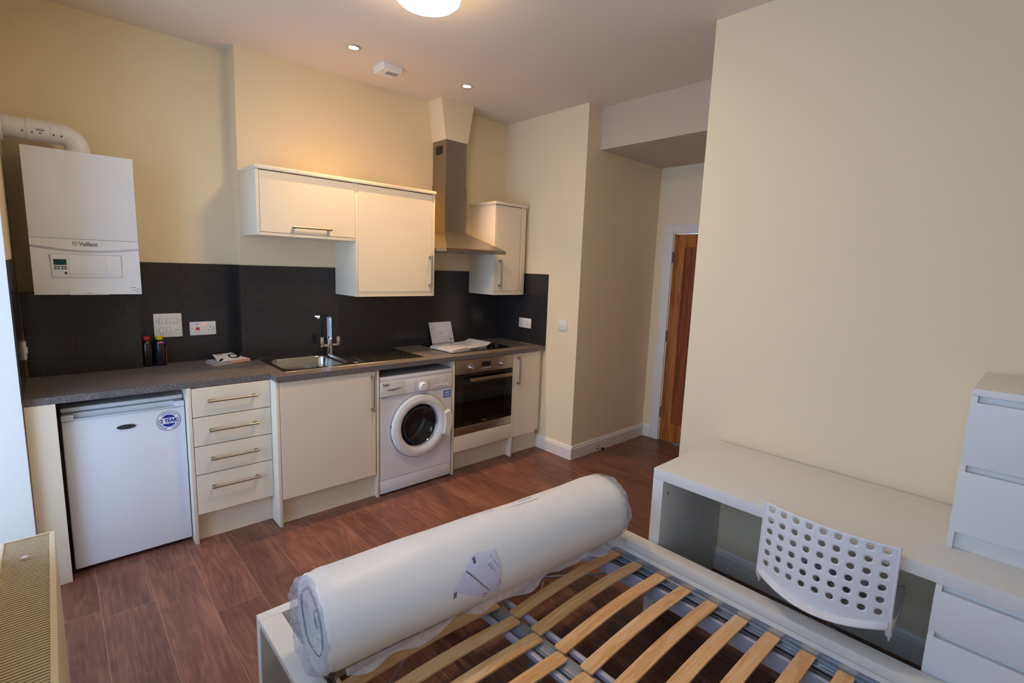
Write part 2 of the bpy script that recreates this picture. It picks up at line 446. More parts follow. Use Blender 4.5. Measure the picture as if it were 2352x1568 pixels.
for z in (1.766, 1.029, .281):
    MB().box(R2 - .008, R2 + .01, -.558, -.545, z - .05, z + .05).tube([(R2 - .012, -.552, z - .05), (R2 - .012, -.552, z + .05)], .006, 10).build('hinge', M['grey'], door)

# ------------------------------------------------------------------ splashbacks
def splash(m, mat, label): return tag(m.build('splashback', mat), label, 'splashback')
splash(B(.2115, XB - .014, W2 - .006, W2, T, BZ), M['mosx'], 'dark mosaic splashback with both switch plates, between boiler and chimney breast')
splash(B(XB - .014, R - .007, W - .006, W, T, BZ), M['mosx'], 'widest dark mosaic splashback, behind sink tap and hob')
splash(B(XB - .022, XB - .014, W - .006, W2 - .007, T, BZ), M['mosy'], 'very narrow dark mosaic strip on the side of the chimney breast')
splash(B(R - .006, R, -.013, W - .007, T, BZ), M['mosy'], 'dark mosaic splashback on the right wall holding a double socket')
splash(B(L, L + .006, YE + .004, .64, T, BZ), M['mosy'], 'dark mosaic splashback on the left wall beside the window reveal')
splash(B(L + .012, .210, .655, W2, T, 1.392), M['mosx'], 'dark mosaic clad pipe box standing on the worktop below the boiler')
struct('trim_3', B(L, L + .011, .641, .655, T, 1.392), M['tan'])

# ------------------------------------------------------------------ worktop with sink cut-out
sx0, sx1, sy0, sy1 = .835, 1.835, .088, .575
m = MB(); yl, yw = .102, -.017
xs = [L + .001, .757, .85, 1.285, 1.30, R - .007]; 
m.box(L + .001, .757, yl, .6555, TB, T); m.box(.2125, XB - .023, .6555, W2 - .007, TB, T)
m.box(.757, .86, yw, W - .007, TB, T); m.box(.86, 1.27, yw, .125, TB, T); m.box(.86, 1.27, .54, W - .007, TB, T); m.box(1.27, R - .007, yw, W - .007, TB, T)
bmesh.ops.remove_doubles(m.bm, verts=list(m.bm.verts), dist=.0002)
wt = m.build('worktop', M['work'], smooth=0)
tag(wt, 'long speckled grey laminate worktop running under the splashbacks', 'worktop')

# ------------------------------------------------------------------ handles
def bar_handle(parent, a, b, out=.032, r=.0062):
    """a, b: fixing points on a door face that looks towards -y"""
    a = Vector(a); b = Vector(b); d = (b - a).normalized(); m = MB()
    o = Vector((0, -out, 0))
    m.tube([a + o - d * .012, b + o + d * .012], r, 14)
    for p in (a, b):
        e = Vector((abs(d.x), 0, abs(d.z))) * .009 + Vector((abs(d.z), 0, abs(d.x))) * .0065
        m.box(p.x - e.x, p.x + e.x, p.y - out - .001, p.y - .0001, p.z - e.z, p.z + e.z, bev=.0015, seg=1)
    return m.build('handle', M['handle'], parent)

# ------------------------------------------------------------------ base units
YD2 = .099; DZ = .170
fp = B(L + .003, -.191, YD2, YD2 + .018, 0, TB - .0005, bev=.001)
tag(fp.build('filler_panel', M['kit']), 'cream upright filler panel left of the fridge, below the worktop end', 'panel')

t = thing('drawer_cabinet', 'narrow cream base cabinet with four stacked drawers beside the fridge', 'cabinet', (.55, .4, 0))
B(.333, .351, YD2, .74, 0, TB - .0005, bev=.001).build('side_panel', M['kitin'], t)
B(.352, .754, YD2 + .022, .74, DZ, TB - .001).build('body', M['kitin'], t)
B(.351, .756, YD2 + .05, YD2 + .068, 0, DZ - .002).build('plinth', M['kit'], t)
for z0, z1, hz in ((.738, .9, .826), (.571, .734, .658), (.405, .567, .492), (.171, .401, .326)):
    d = B(.354, .755, YD2, YD2 + .019, z0 + .001, z1, bev=.0012, seg=1).build('drawer', M['kit'], t)
    bar_handle(d, (.437, YD2, hz), (.664, YD2, hz))

t = thing('sink_cabinet', 'wide cream base cabinet with a single door below the sink', 'cabinet', (1.08, .3, 0))
B(.757, .775, 0, .59, 0, TB - .0005, bev=.001).build('side_panel', M['kit'], t)
B(1.399, 1.417, 0, .59, 0, TB - .0005, bev=.001).build('side_panel', M['kit'], t)
B(.776, 1.398, .022, .08, DZ, TB - .001).box(.776, 1.398, .57, .59, DZ, TB - .001).box(.776, 1.398, .022, .59, DZ, DZ + .018).build('body', M['kitin'], t)
B(.776, 1.398, .045, .063, 0, DZ - .002).build('plinth', M['kit'], t)
d = B(.778, 1.391, 0, .019, DZ, TB - .006, bev=.0012, seg=1).build('door', M['kit'], t)
bar_handle(d, (1.362, 0, .642), (1.362, 0, .862))

t = thing('oven_cabinet', 'cream oven housing with two side panels and a blank strip under the oven', 'cabinet', (2.34, .3, 0))
B(2.028, 2.046, 0, .59, 0, TB - .0005, bev=.001).build('side_panel', M['kit'], t)
B(2.649, 2.667, 0, .59, 0, TB - .0005, bev=.001).build('side_panel', M['kit'], t)
B(2.048, 2.648, 0, .019, .175, .300, bev=.001).build('blank_strip', M['kit'], t)
B(2.047, 2.648, .025, .58, .285, .303).build('shelf', M['kitin'], t)
B(2.047, 2.648, .07, .088, 0, .172).build('plinth', M['kit'], t)

t = thing('narrow_cabinet', 'narrow cream base cabinet with one door right of the oven', 'cabinet', (2.82, .3, 0))
B(2.668, R - .012, .022, .59, DZ, TB - .001).build('body', M['kitin'], t)
B(2.668, R - .02, .05, .068, 0, DZ - .002).build('plinth', M['kit'], t)
d = B(2.671, 2.932, 0, .019, DZ, TB - .006, bev=.0012, seg=1).build('door', M['kit'], t)
bar_handle(d, (2.703, 0, .648), (2.703, 0, .864))
B(2.935, 2.972, .004, .021, DZ + .02, TB - .001).build('filler_strip', M['kit'], t)

# ------------------------------------------------------------------ fridge
F0, F1, FF = -.178, .329, .166
t = thing('fridge', 'white under-counter fridge with a round two year guarantee sticker', 'fridge', (.075, .4, 0))
B(F0 + .004, F1 - .004, FF + .055, .70, .02, .832, bev=.004).build('body', M['appl'], t)
B(F0, F1, FF + .035, .70, .834, .856, bev=.006).build('top', M['appl'], t)
m = MB(); m.box(F0, F1, FF, FF + .05, .022, .795, bev=.007, seg=3)
dr = m.build('door', M['appl'], t)
hm = MB(); hm.box(F0, -.131, FF, FF + .05, .797, .828, bev=.004).box(.281, F1, FF, FF + .05, .797, .828, bev=.004)
hm.box(-.131, .281, FF + .03, FF + .05, .797, .828).box(-.133, .283, FF, FF + .05, .796, .803, bev=.002)
hm.build('door_grip', M['appl'], dr)
bd = MB(); bd.lathe([(.0, 0), (.040, 0), (.040, .003), (.038, .004), (0, .004)], (.069, FF - .004, .7285), 'y', 40, sy=.3)
b_ = bd.build('badge', M['dark'], dr)
MB().lathe([(.036, 0), (.0395, 0), (.0395, .001), (.036, .001)], (.069, FF - .005, .7285), 'y', 40, cap=False, sy=.29).text('FRIDGEMASTER', .0085, (.069, FF - .0048, .7285), align='CENTER').build('badge_rim', M['metalplate'], b_)
st = MB(); c0 = Vector((.2525, FF - .0012, .727)); RR = .0555
st.lathe([(0, 0), (RR, 0), (RR, .001), (0, .001)], c0, 'y', 48)
sto = st.build('guarantee_sticker', M['paper'], dr)
rg = MB().lathe([(RR - .0028, 0), (RR - .0006, 0), (RR - .0006, .0006), (RR - .0028, .0006)], c0 - Vector((0, .0006, 0)), 'y', 48, cap=False)
for s_ in (1, -1):
    pts = []
    for k in range(17):
        a = math.radians(28 + (180 - 56) * k / 16); pts.append((c0.x + .034 * math.cos(a), c0.z + s_ * .034 * math.sin(a)))
    rg.prism(pts, 'y', c0.y - .0007, c0.y - .0001)
rg.text('2 YEAR', .028, (c0.x, c0.y - .0006, c0.z), align='CENTER', bold=.0009, sx=.86)
for k0, word in ((90, 'GUARANTEE'), (-28, 'GUARANTEE'), (212, 'GUARANTEE')):
    for i, ch in enumerate(word):
        a = math.radians(k0 - (i - 4) * 10.5)
        rg.text(ch, .0105, (c0.x + .0435 * math.cos(a), c0.y - .0006, c0.z + .0435 * math.sin(a)), right=(math.sin(a), 0, -math.cos(a)), up=(math.cos(a), 0, math.sin(a)), align='CENTER')
rg.build('sticker_print', M['navyp'], sto)
B(F0 + .02, F1 - .02, .25, .68, .0, .02).build('base', M['black'], t)

# ------------------------------------------------------------------ washing machine
X0, X1 = 1.424, 2.016; cx, cz = 1.735, .461
t = thing('washing_machine', 'white front-loading washing machine with round glass door', 'washing machine', (1.72, .3, 0))
bm_ = MB()
bm_.box(X0, X1, .30, .56, .012, .85, bev=.006)                                   # rear block
bm_.box(X0, X0 + .01, .012, .30, .012, .85).box(X1 - .01, X1, .012, .30, .012, .85).box(X0, X1, .012, .30, .84, .85)
# front skin with a round opening
angs = [2 * PI * k / 96 for k in range(96)] + [math.atan2(zz - cz, xx - cx) % (2 * PI) for xx in (X0, X1) for zz in (.113, .708)]
angs.sort()
def onrect(a):
    c_, s_ = math.cos(a), math.sin(a)
    k = min(((X1 if c_ > 0 else X0) - cx) / c_ if abs(c_) > 1e-9 else 9e9, ((.708 if s_ > 0 else .113) - cz) / s_ if abs(s_) > 1e-9 else 9e9)
    return cx + k * c_, cz + k * s_
ring = [onrect(a) for a in angs]
outer = [(u, .0, v) for u, v in ring]; outer_b = [(u, .012, v) for u, v in ring]
def circ(r, y): return [(cx + r * math.cos(a), y, cz + r * math.sin(a)) for a in angs]
bm_.loops([outer_b, outer, circ(.19, 0), circ(.19, .03)], cap1=False)
bm_.build('body', M['appl'], t)
B(X0, X1, 0, .012, .014, .109, bev=.002).build('kick_panel', M['appl'], t)
B(1.835, 1.851, -.004, 0, .1, .106, bev=.001).build('catch', M['appl'], t)
B(X0, X1, -.006, .02, .822, .85, bev=.004).build('top_rail', M['appl'], t)
cp = B(X0, X1, -.010, .02, .712, .820, bev=.005).build('control_panel', M['plas'], t)
B(X0 + .004, 1.60, -.0125, -.0101, .716, .817, bev=.0008).build('detergent_drawer', M['plas'], cp)
g = MB(); pts = [(1.458, .770)] + [(1.458 + .125 * k / 10, .770 - .016 * math.sin(PI * k / 10) + .008 * k / 10) for k in range(11)] + [(1.583, .779)]
g.prism([(1.458, .7605), (1.483, .753), (1.52, .7515), (1.56, .758), (1.583, .766), (1.583, .768)], 'y', -.0142, -.0126)
g.build('drawer_grip', M['grey'], cp)
lg = MB().text('beko', .024, (1.440, -.0128, .797), sx=1.0, bold=.0006)
lg.prism([(1.441, .781), (1.478, .783), (1.478, .7845), (1.441, .783)], 'y', -.0132, -.0126)
for a_, b_2 in ((1.441, 1.449), (1.457, 1.466), (1.470, 1.477)): lg.box(a_, b_2, -.0012, -.0001, .7020, .7055)
lg.build('logo', M['dark'], cp)
MB().lathe([(.034, 0), (.033, -.006), (.030, -.024), (.027, -.028), (0, -.028)], (1.752, -.0102, .7505), 'y', 40).box(1.750, 1.754, -.0395, -.036, .752, .777).build('program_dial', M['plas'], cp)
pr_ = MB()
for k in range(6):
    for s_ in (-1, 1):
        z = .788 - k * .0135; xx = 1.752 + s_ * (.052 + (.004 if k in (0, 5) else 0))
        pr_.box(xx - .013, xx + .013, -.0108, -.0100, z - .0014, z + .0014)
pr_.box(1.743, 1.761, -.0108, -.0100, .7945, .7975)
for i, x in enumerate((1.855, 1.880, 1.903, 1.925, 1.947, 1.972)):
    for k in range((5, 5, 1, 1, 3, 6)[i]):
        z = .757 + k * .0085; pr_.box(x - .002, x + .002, -.0108, -.0100, z - .0016, z + .0016)
        if i in (0, 1, 5): pr_.box(x - .011, x - .004, -.0108, -.0100, z - .0009, z + .0009)
    pr_.box(x - .006, x + .006, -.0108, -.0100, .7225, .7245)
pr_.build('panel_print', M['lgrey'], cp)
for x in (1.855, 1.880, 1.903, 1.925, 1.947, 1.972):
    MB().lathe([(.0085, 0), (.008, -.004), (0, -.0045)], (x, -.0102, .738), 'y', 20).build('button', M['plas'], cp)
sk = B(1.941, 2.009, -.0012, -.0001, .622, .697).build('energy_sticker', M['paper'], t)
B(1.942, 2.008, -.0018, -.0013, .632, .688).build('sticker_band', M['blue'], sk)
mm = MB()
for z, w in ((.678, .04), (.671, .05), (.664, .036), (.652, .056), (.644, .05)): mm.box(1.975 - w / 2, 1.975 + w / 2, -.0023, -.0019, z - .0018, z + .0018)
mm.build('sticker_text', M['paper'], sk)
mm = MB().lathe([(.183, 0), (.232, .0), (.232, -.010), (.224, -.026), (.200, -.036), (.178, -.034), (.163, -.022), (.158, -.004), (.158, .02), (.183, .02)], (cx, 0, cz), 'y', 72, cap=False)
dr = mm.build('door', M['plas'], t)
MB().lathe([(.236, 0), (.236, -.003), (.232, -.004), (.225, 0)], (cx, 0, cz), 'y', 72, cap=False).build('door_seal', M['grey'], dr)
hp = []
for rr_, sgn in ((.258, 1), (.202, -1)):
    ks = range(13) if sgn > 0 else range(12, -1, -1)
    for k in ks:
        a = math.radians(-27 + 47 * k / 12); hp.append((cx + rr_ * math.cos(a), cz + rr_ * math.sin(a)))
hb = MB().prism(hp, 'y', -.050, -.006)
bmesh.ops.bevel(hb.bm, geom=[e for e in hb.bm.edges if e.calc_length() > .02 or True], offset=.004, segments=2, affect='EDGES')
hb.build('door_handle', M['plas'], dr)
MB().lathe([(.1585, -.006), (.150, .008), (.128, .032), (.095, .050), (.05, .060), (.0, .063)], (cx, 0, cz), 'y', 56, cap=False).build('glass_bowl', M['bowl'], dr)
MB().lathe([(.205, .031), (.175, .034), (.172, .06), (.19, .075)], (cx, 0, cz), 'y', 56, cap=False).build('gasket', M['black'], t)
dm = MB().lathe([(.20, .07), (.235, .085), (.238, .27), (.22, .285), (.0, .29)], (cx, 0, cz), 'y', 72, cap=False)
for k in range(3):
    a = 2 * PI * k / 3 + 1.9; c_, s__ = math.cos(a), math.sin(a); p_, q_ = -s__, c_
    P3 = []
    for yy in (.09, .28):
        for (rad, off) in ((.236, -.022), (.198, -.006), (.198, .006), (.236, .022)):
            P3.append((cx + rad * c_ + off * p_, yy, cz + rad * s__ + off * q_))
    dm.poly(P3, [(0, 1, 2, 3), (7, 6, 5, 4), (0, 4, 5, 1), (1, 5, 6, 2), (2, 6, 7, 3)])
dm.build('drum', M['drum'], t)
for a in (173, 198):
    aa = math.radians(a); B(cx + .233 * math.cos(aa) - .004, cx + .233 * math.cos(aa) + .004, -.008, -.001, cz + .233 * math.sin(aa) - .006, cz + .233 * math.sin(aa) + .006).build('hinge', M['dark'], dr)
for x in (X0 + .05, X1 - .05):
    for y in (.06, .5): MB().lathe([(.02, 0), (.02, .0135)], (x, y, 0), 'z', 16).build('foot', M['black'], t)

# ------------------------------------------------------------------ oven
X0, X1 = 2.050, 2.645
t = thing('oven', 'built-in stainless steel and black glass electric oven', 'oven', (2.348, .3, .303))
m = MB(); m.box(X0 + .01, X1 - .01, .50, .56, .305, .898)
m.box(X0 + .01, X0 + .06, .012, .50, .305, .898).box(X1 - .06, X1 - .01, .012, .50, .305, .898).box(X0 + .06, X1 - .06, .012, .5, .305, .37).box(X0 + .06, X1 - .06, .012, .5, .75, .898)
m.build('body', M['black'], t)
cpn = B(X0, X1, -.002, .012, .789, .900, bev=.002).build('control_panel', M['steel'], t)
for x in (2.190, 2.509):
    MB().lathe([(.024, 0), (.024, -.004), (.0195, -.006), (.0185, -.026), (.0165, -.029), (0, -.029)], (x, -.0022, .841), 'y', 36).box(x - .002, x + .002, -.034, -.0305, .841, .860).build('knob', M['chrome'], cpn)
dsp = B(2.304, 2.400, -.0035, -.0021, .832, .870, bev=.0008).build('display', M['black'], cpn)
m = MB()
for k in range(6): m.lathe([(.0035, 0), (.003, -.002), (0, -.002)], (2.310 + k * .0168, -.0022, .818), 'y', 12)
for x in (2.19, 2.509): m.box(x - .002, x + .002, -.0028, -.0021, .868, .874)
m.build('panel_print', M['plas'], cpn)
# door: glass frame round a smoked window
wx0, wx1, wz0, wz1 = 2.128, 2.560, .408, .700
m = MB().box(X0, X1, 0, .012, wz1, .783).box(X0, X1, 0, .012, .372, wz0).box(X0, wx0, 0, .012, wz0, wz1).box(wx1, X1, 0, .012, wz0, wz1)
dr = m.build('door', M['blk_glass'], t, smooth=0)
B(wx0, wx1, .003, .010, wz0, wz1).build('window', M['ovenglass'], dr)
MB().box(2.325, 2.375, -.0005, -.0001, .386, .390).build('logo', M['lgrey'], dr)
B(2.166, 2.604, -.050, -.036, .731, .758, bev=.004).box(2.185, 2.20, -.038, 0, .737, .752).box(2.572, 2.587, -.038, 0, .737, .752).build('door_handle', M['steel'], dr)
B(X0, X1, -.001, .012, .306, .370, bev=.002).build('lower_trim', M['steel'], t)
rk = MB()
for y in (.05, .16, .28, .40): rk.tube([(2.12, y, .47), (2.575, y, .47)], .0028, 8)
for k in range(12): rk.tube([(2.13 + k * .0395, .05, .474), (2.13 + k * .0395, .46, .474)], .0018, 6)
rk.build('rack', M['chrome'], t)
for x in (2.118, 2.577):
    rk = MB()
    for k in range(5): rk.tube([(x, .04, .42 + k * .05), (x, .47, .42 + k * .05)], .0025, 6)
    rk.tube([(x, .05, .415), (x, .05, .625)], .0025, 6); rk.build('rack_rail', M['chrome'], t)

# ------------------------------------------------------------------ sink
t = thing('sink', 'stainless steel inset sink with one bowl and ribbed drainer on the right', 'sink', (1.33, .33, T))
zt = T + .0025
o1 = rrect(sx0, 1.302, sy0, sy1, .012); 
bw = lambda e, z: [(u, v, z) for u, v in rrect(.868 + e, 1.262 - e, .135 + e, .532 - e, .075 - min(e, .03))]
m = MB().loops([[(u, v, T + .0002) for u, v in rrect(sx0, 1.302, sy0, sy1, .012)], [(u, v, zt + .0006) for u, v in rrect(sx0 + .004, 1.302, sy0 + .004, sy1 - .004, .012)], [(u, v, zt) for u, v in rrect(sx0 + .012, 1.302, sy0 + .012, sy1 - .012, .012)], bw(-.006, zt), bw(0, zt - .003), bw(.004, zt - .012), bw(.010, T - .09), bw(.02, T - .135), bw(.045, T - .155), bw(.12, T - .160)], cap1=True)
m.build('bowl', M['sink'], t, smooth=60)
dn = lambda e, z: [(u, v, z) for u, v in rrect(1.325 + e, 1.808 - e, .135 + e, .537 - e, .02)]
m = MB().loops([[(u, v, T + .0002) for u, v in rrect(1.302, sx1, sy0, sy1, .012)], [(u, v, zt + .0006) for u, v in rrect(1.302, sx1 - .004, sy0 + .004, sy1 - .004, .012)], [(u, v, zt) for u, v in rrect(1.302, sx1 - .012, sy0 + .012, sy1 - .012, .012)], dn(-.004, zt), dn(0, zt - .0008), dn(.006, zt - .002)], cap1=True)
for x in (1.385, 1.475, 1.580, 1.690): m.tube([(x + .02, .48, zt - .001), (x, .16, zt - .001)], .0026, 8)
m.build('drainer', M['sink'], t, smooth=60)
MB().lathe([(0, 0), (.024, 0), (.025, .002), (.02, .006), (.008, .007), (0, .008)], (1.325, .158, zt), 'z', 28).build('plug', M['chrome'], t)
MB().lathe([(0, 0), (.04, 0), (.04, .002), (.03, .003), (0, .003)], (1.065, .335, T - .1598), 'z', 32).build('waste', M['chrome'], t)
MB().lathe([(0, 0), (.012, 0), (.012, .003), (0, .003)], (1.2535, .30, T - .05), 'x', 20).build('overflow', M['black'], t)

t = thing('tap', 'chrome mixer tap with flat square spout and two blade levers', 'tap', (1.302, .532, T))
bx, by_ = 1.302, .532
MB().lathe([(.027, .003), (.027, .008), (.0215, .012), (.0205, .10), (.021, .118), (0, .118)], (bx, by_, T), 'z', 32).build('body', M['chrome'], t)
# flat spout: straight blade up, soft bend, out over the bowl
def ribbon(path, w, th, wd):
    V = []
    for i, (p, nrm) in enumerate(path):
        p = Vector(p); nrm = Vector(nrm); wv = Vector(wd).normalized() * w / 2
        V.append([p - wv, p + wv, p + wv + nrm * th, p - wv + nrm * th])
    return V
d_ = Vector((-.74, -.67, 0)).normalized(); wdir = Vector((.67, -.74, 0))
path = [((bx, by_, T + .115), -d_), ((bx, by_, T + .27), -d_)]
path = [(Vector(p), n_) for p, n_ in path]
for k in range(1, 9):
    a = PI / 2 * k / 8; path.append((Vector((bx, by_, T + .27)) + d_ * .022 * (1 - math.cos(a)) + Vector((0, 0, .022 * math.sin(a))), (-d_ * math.cos(a) + Vector((0, 0, math.sin(a))))))
e_ = path[-1][0]
for k in range(1, 7):
    path.append((e_ + d_ * (.155 * k / 6) + Vector((0, 0, .008 * math.sin(PI * k / 6) * -1)), Vector((0, 0, 1))))
m = MB(); RB = ribbon(path, .034, .009, wdir)
m.loops(RB, cap0=True, cap1=True)
pe = path[-1][0]; m.lathe([(.010, -.012), (.010, 0), (.0, 0)], (pe.x - d_.x * .015, pe.y - d_.y * .015, pe.z), 'z', 16)
m.build('spout', M['chrome'], t, smooth=50)
for s_ in (-1, 1):
    m = MB().tube([(bx + s_ * .018, by_ - .004, T + .072), (bx + s_ * .068, by_ - .004, T + .072)], .0115, 20)
    m.box(bx + s_ * .060 - .013, bx + s_ * .060 + .013, by_ - .016, by_ - .011, T + .070, T + .133, bev=.0015)
    m.build('lever', M['chrome'], t)

# ------------------------------------------------------------------ hob
t = thing('hob', 'black glass electric hob set into the worktop under the open booklet', 'hob', (2.41, .34, T))
m = MB().loops([[(u, v, z) for u, v in rrect(2.105 + e, 2.712 - e, .092 + e, .588 - e, .012)] for e, z in ((0, T + .0002), (0, T + .004), (.002, T + .006))], cap0=True, cap1=True)
hg = m.build('glass_top', M['blk_glass'], t)
m = MB()
for x, y, r in ((2.25, .22, .095), (2.25, .46, .075), (2.46, .46, .09), (2.46, .22, .07)): m.lathe([(r, 0), (r + .002, 0), (r + .002, .0003), (r, .0003)], (x, y, T + .0061), 'z', 56, cap=False)
m.build('heating_ring', M['grey'], hg)
for y in (.393, .320, .248, .176):
    MB().lathe([(.021, 0), (.020, .004), (.017, .006), (.0155, .026), (.0135, .029), (0, .029)], (2.608, y, T + .0062), 'z', 28).build('knob', M['black'], t)

# ------------------------------------------------------------------ wall cabinets
WY = .253; WT = 2.163
def wallcab(name, label, x0, x1, z0, ztop, ls=.018, rs=.018, doorx=None, hh=None, loc=None):
    t = thing(name, label, 'cabinet', ((x0 + x1) / 2, .43, z0))
    B(x0, x0 + ls, WY, W - .001, z0, ztop, bev=.0008).build('side_panel', M['kit'], t)
    B(x1 - rs, x1, WY, W - .001, z0, ztop, bev=.0008).build('side_panel', M['kit'], t)
    B(x0 + ls + .0005, x1 - rs - .0005, WY + .022, W - .001, z0 + .02, ztop).build('body', M['kitin'], t)
    B(x0 + ls, x1 - rs, WY, W - .001, z0, z0 + .018).build('bottom_panel', M['kit'], t)
    return t
t = wallcab('wall_cabinet', 'shallow cream wall cabinet with flip-up door over the sink', .761, 1.380, 1.758, 2.140)
d = B(.781, 1.377, WY - .002, WY + .019, 1.778, 2.134, bev=.0012, seg=1).build('door', M['kit'], t)
bar_handle(d, (.972, WY - .002, 1.816), (1.192, WY - .002, 1.816))
t = wallcab('wall_cabinet', 'tall cream wall cabinet between the flip-up cabinet and the extractor hood', 1.3805, 2.017, 1.380, 2.140, rs=.022)
d = B(1.400, 1.992, WY - .002, WY + .019, 1.414, 2.134, bev=.0012, seg=1).build('door', M['kit'], t)
B(1.3985, 1.9945, WY, WY + .018, 1.3985, 1.4125).build('rail', M['kit'], t)
bar_handle(d, (1.971, WY - .002, 1.462), (1.971, WY - .002, 1.674))
t = wallcab('wall_cabinet', 'narrow cream wall cabinet in the corner right of the extractor hood', 2.622, 2.982, 1.380, 2.140, ls=.008, rs=.060)
d = B(2.632, 2.916, WY - .002, WY + .019, 1.414, 2.134, bev=.0012, seg=1).build('door', M['kit'], t)
B(2.6305, 2.9215, WY, WY + .018, 1.3985, 1.4125).build('rail', M['kit'], t)
bar_handle(d, (2.677, WY - .002, 1.462), (2.677, WY - .002, 1.670))
tag(B(.757, 2.021, WY - .012, W - .001, 2.1405, WT, bev=.002).build('cornice', M['kit']), 'long cream cornice board topping the two left wall cabinets', 'cornice')
tag(B(2.614, 2.990, WY - .012, W - .001, 2.1405, WT, bev=.002).build('cornice', M['kit']), 'short cream cornice board topping the corner wall cabinet', 'cornice')

# ------------------------------------------------------------------ extractor hood + boxing
struct('trim_4', MB().poly([(2.217, .408, 2.606), (2.434, .408, 2.606), (2.434, W, 2.606), (2.217, W, 2.606), (2.170, .410, C), (2.490, .410, C), (2.490, W, C), (2.170, W, C)],
       [(0, 1, 2, 3), (7, 6, 5, 4), (0, 4, 5, 1), (1, 5, 6, 2), (2, 6, 7, 3), (3, 7, 4, 0)]), M['wall'])
t = thing('extractor_hood', 'stainless steel chimney extractor hood above the hob', 'extractor hood', (2.325, .4, 1.722))
k0, k1, ky, kz = 2.024, 2.618, .104, 1.722
m = MB()
b0 = [(k0, ky), (k1, ky), (k1, W - .001), (k0, W - .001)]; tp = [(2.217, .408), (2.434, .408), (2.434, W - .001), (2.217, W - .001)]
m.poly([(x, y, kz + .0) for x, y in b0] + [(x, y, kz + .026) for x, y in b0] + [(x, y, 1.888) for x, y in tp],
       [(0, 1, 5, 4), (1, 2, 6, 5), (2, 3, 7, 6), (3, 0, 4, 7), (4, 5, 9, 8), (5, 6, 10, 9), (6, 7, 11, 10), (7, 4, 8, 11), (3, 2, 1, 0)])
m.build('canopy', M['steel'], t, smooth=10)
B(2.219, 2.432, .410, W - .001, 1.888, 2.262).build('chimney_sleeve', M['steelz'], t)
B(2.223, 2.428, .414, W - .001, 2.262, 2.604).build('chimney_flue', M['steelz'], t)
vm = MB()
for k in range(7): vm.box(2.2215, 2.223, .463, .553, 2.505 + k * .009, 2.509 + k * .009)
vm.box(2.2222, 2.2229, .460, .556, 2.500, 2.567)
vm.build('vent', M['black'], t)
m = MB().box(2.10, 2.54, .14, .56, kz - .002, kz)
m.build('filter', M['galv'], t)
m = MB()
for k in range(5): m.lathe([(.006, 0), (.005, -.004), (0, -.004)], (2.50 + k * .018, ky, kz + .013), 'y', 14)
m.build('button', M['chrome'], t)

# ------------------------------------------------------------------ boiler
b0x, b1x, by0, bz0, bz1 = -.230, .206, .456, 1.395, 2.121
t = thing('boiler', 'white wall-hung gas boiler in the left corner above the worktop', 'boiler', (-.012, .6, bz0))
B(b0x, b1x, by0 + .012, W2 - .001, bz0, bz1, bev=.004).build('casing', M['boil'], t)
# front skin: flat upper plate, curved brow, recessed lower plate
def brow(u): return 1.6465 - .021 * math.sin(PI * min(max(u, 0), 1))
m = MB().box(b0x, b1x, by0, by0 + .0118, 1.682, bz1, bev=.003)
m.build('upper_panel', M['boil'], t)
m = MB()
def fb(u, v):
    x = b0x + (b1x - b0x) * u; zb = brow(u); z = 1.681 + (zb - 1.681) * min(v / .6, 1)
    if v > .6: z = zb - .012 * (v - .6) / .4
    y = by0 + (.0 if v < .6 else .010 * (v - .6) / .4)
    return (x, y, z)
m.grid(fb, 40, 10); m.build('brow', M['boil'], t)
m = MB()
def fl(u, v):
    x = b0x + (b1x - b0x) * u; z = brow(u) - .012; z = z + (bz0 + .001 - z) * v
    k = math.sin(PI * u)
    y = by0 + .010 - .010 * min(1, v / .35) ** 1.2 - 0 * k
    return (x, y, z)
m.grid(fl, 40, 24); m.build('lower_panel', M['boil'], t)
ct = B(-.158, .126, by0 - .0016, by0 + .003, 1.484, 1.604, bev=.003).build('control_fascia', M['boil'], t)
m = MB()
fr_ = rrect(-.158, .126, 1.484, 1.604, .008); fi = rrect(-.1565, .1245, 1.4855, 1.6025, .007)
m.loops([[(u, by0 - .002, v) for u, v in fr_], [(u, by0 - .002, v) for u, v in fi]], cap1=False)
m.box(-.0905, -.0893, by0 - .0021, by0 - .0016, 1.485, 1.603).box(.0585, .0593, by0 - .0021, by0 - .0016, 1.485, 1.603).box(-.09, .059, by0 - .0021, by0 - .0016, 1.5020, 1.5028)
m.build('fascia_outline', M['lgrey'], ct)
B(-.148, -.098, by0 - .0024, by0 - .0016, 1.548, 1.577).build('display', M['teal'], ct)
m = MB()
for z in (1.539, 1.529):
    for x in (-.142, -.130, -.116, -.104): m.box(x - .0052, x + .0052, by0 - .0026, by0 - .0016, z - .0028, z + .0028)
m.lathe([(.006, 0), (.005, -.003), (0, -.003)], (-.104, by0 - .0016, 1.507), 'y', 18)
m.build('button', M['dark'], ct)
MB().lathe([(.0095, 0), (.009, -.003), (.007, -.005), (0, -.005)], (.083, by0 - .0016, 1.509), 'y', 26).build('dial', M['plas'], ct)
m = MB().text('Vaillant', .030, (-.044, by0 - .0006, 1.658), bold=.0009, sx=.86)
for z, s_ in ((1.6665, 1), (1.6495, -1)): pass
m.box(-.068, -.050, by0 - .001, by0, 1.6655, 1.668).box(-.068, -.050, by0 - .001, by0, 1.6485, 1.651).box(-.068, -.0655, by0 - .001, by0, 1.6485, 1.668).box(-.0525, -.050, by0 - .001, by0, 1.6485, 1.668)
m.lathe([(.0035, 0), (.0035, -.001), (0, -.001)], (-.059, by0, 1.658), 'y', 14)
m.build('logo', M['grey'], t)
m = MB().box(-.096, .062, by0 - .004, by0 + .002, bz0 - .001, bz0 + .022, bev=.002)
dp = m.build('drop_flap', M['boil'], t)
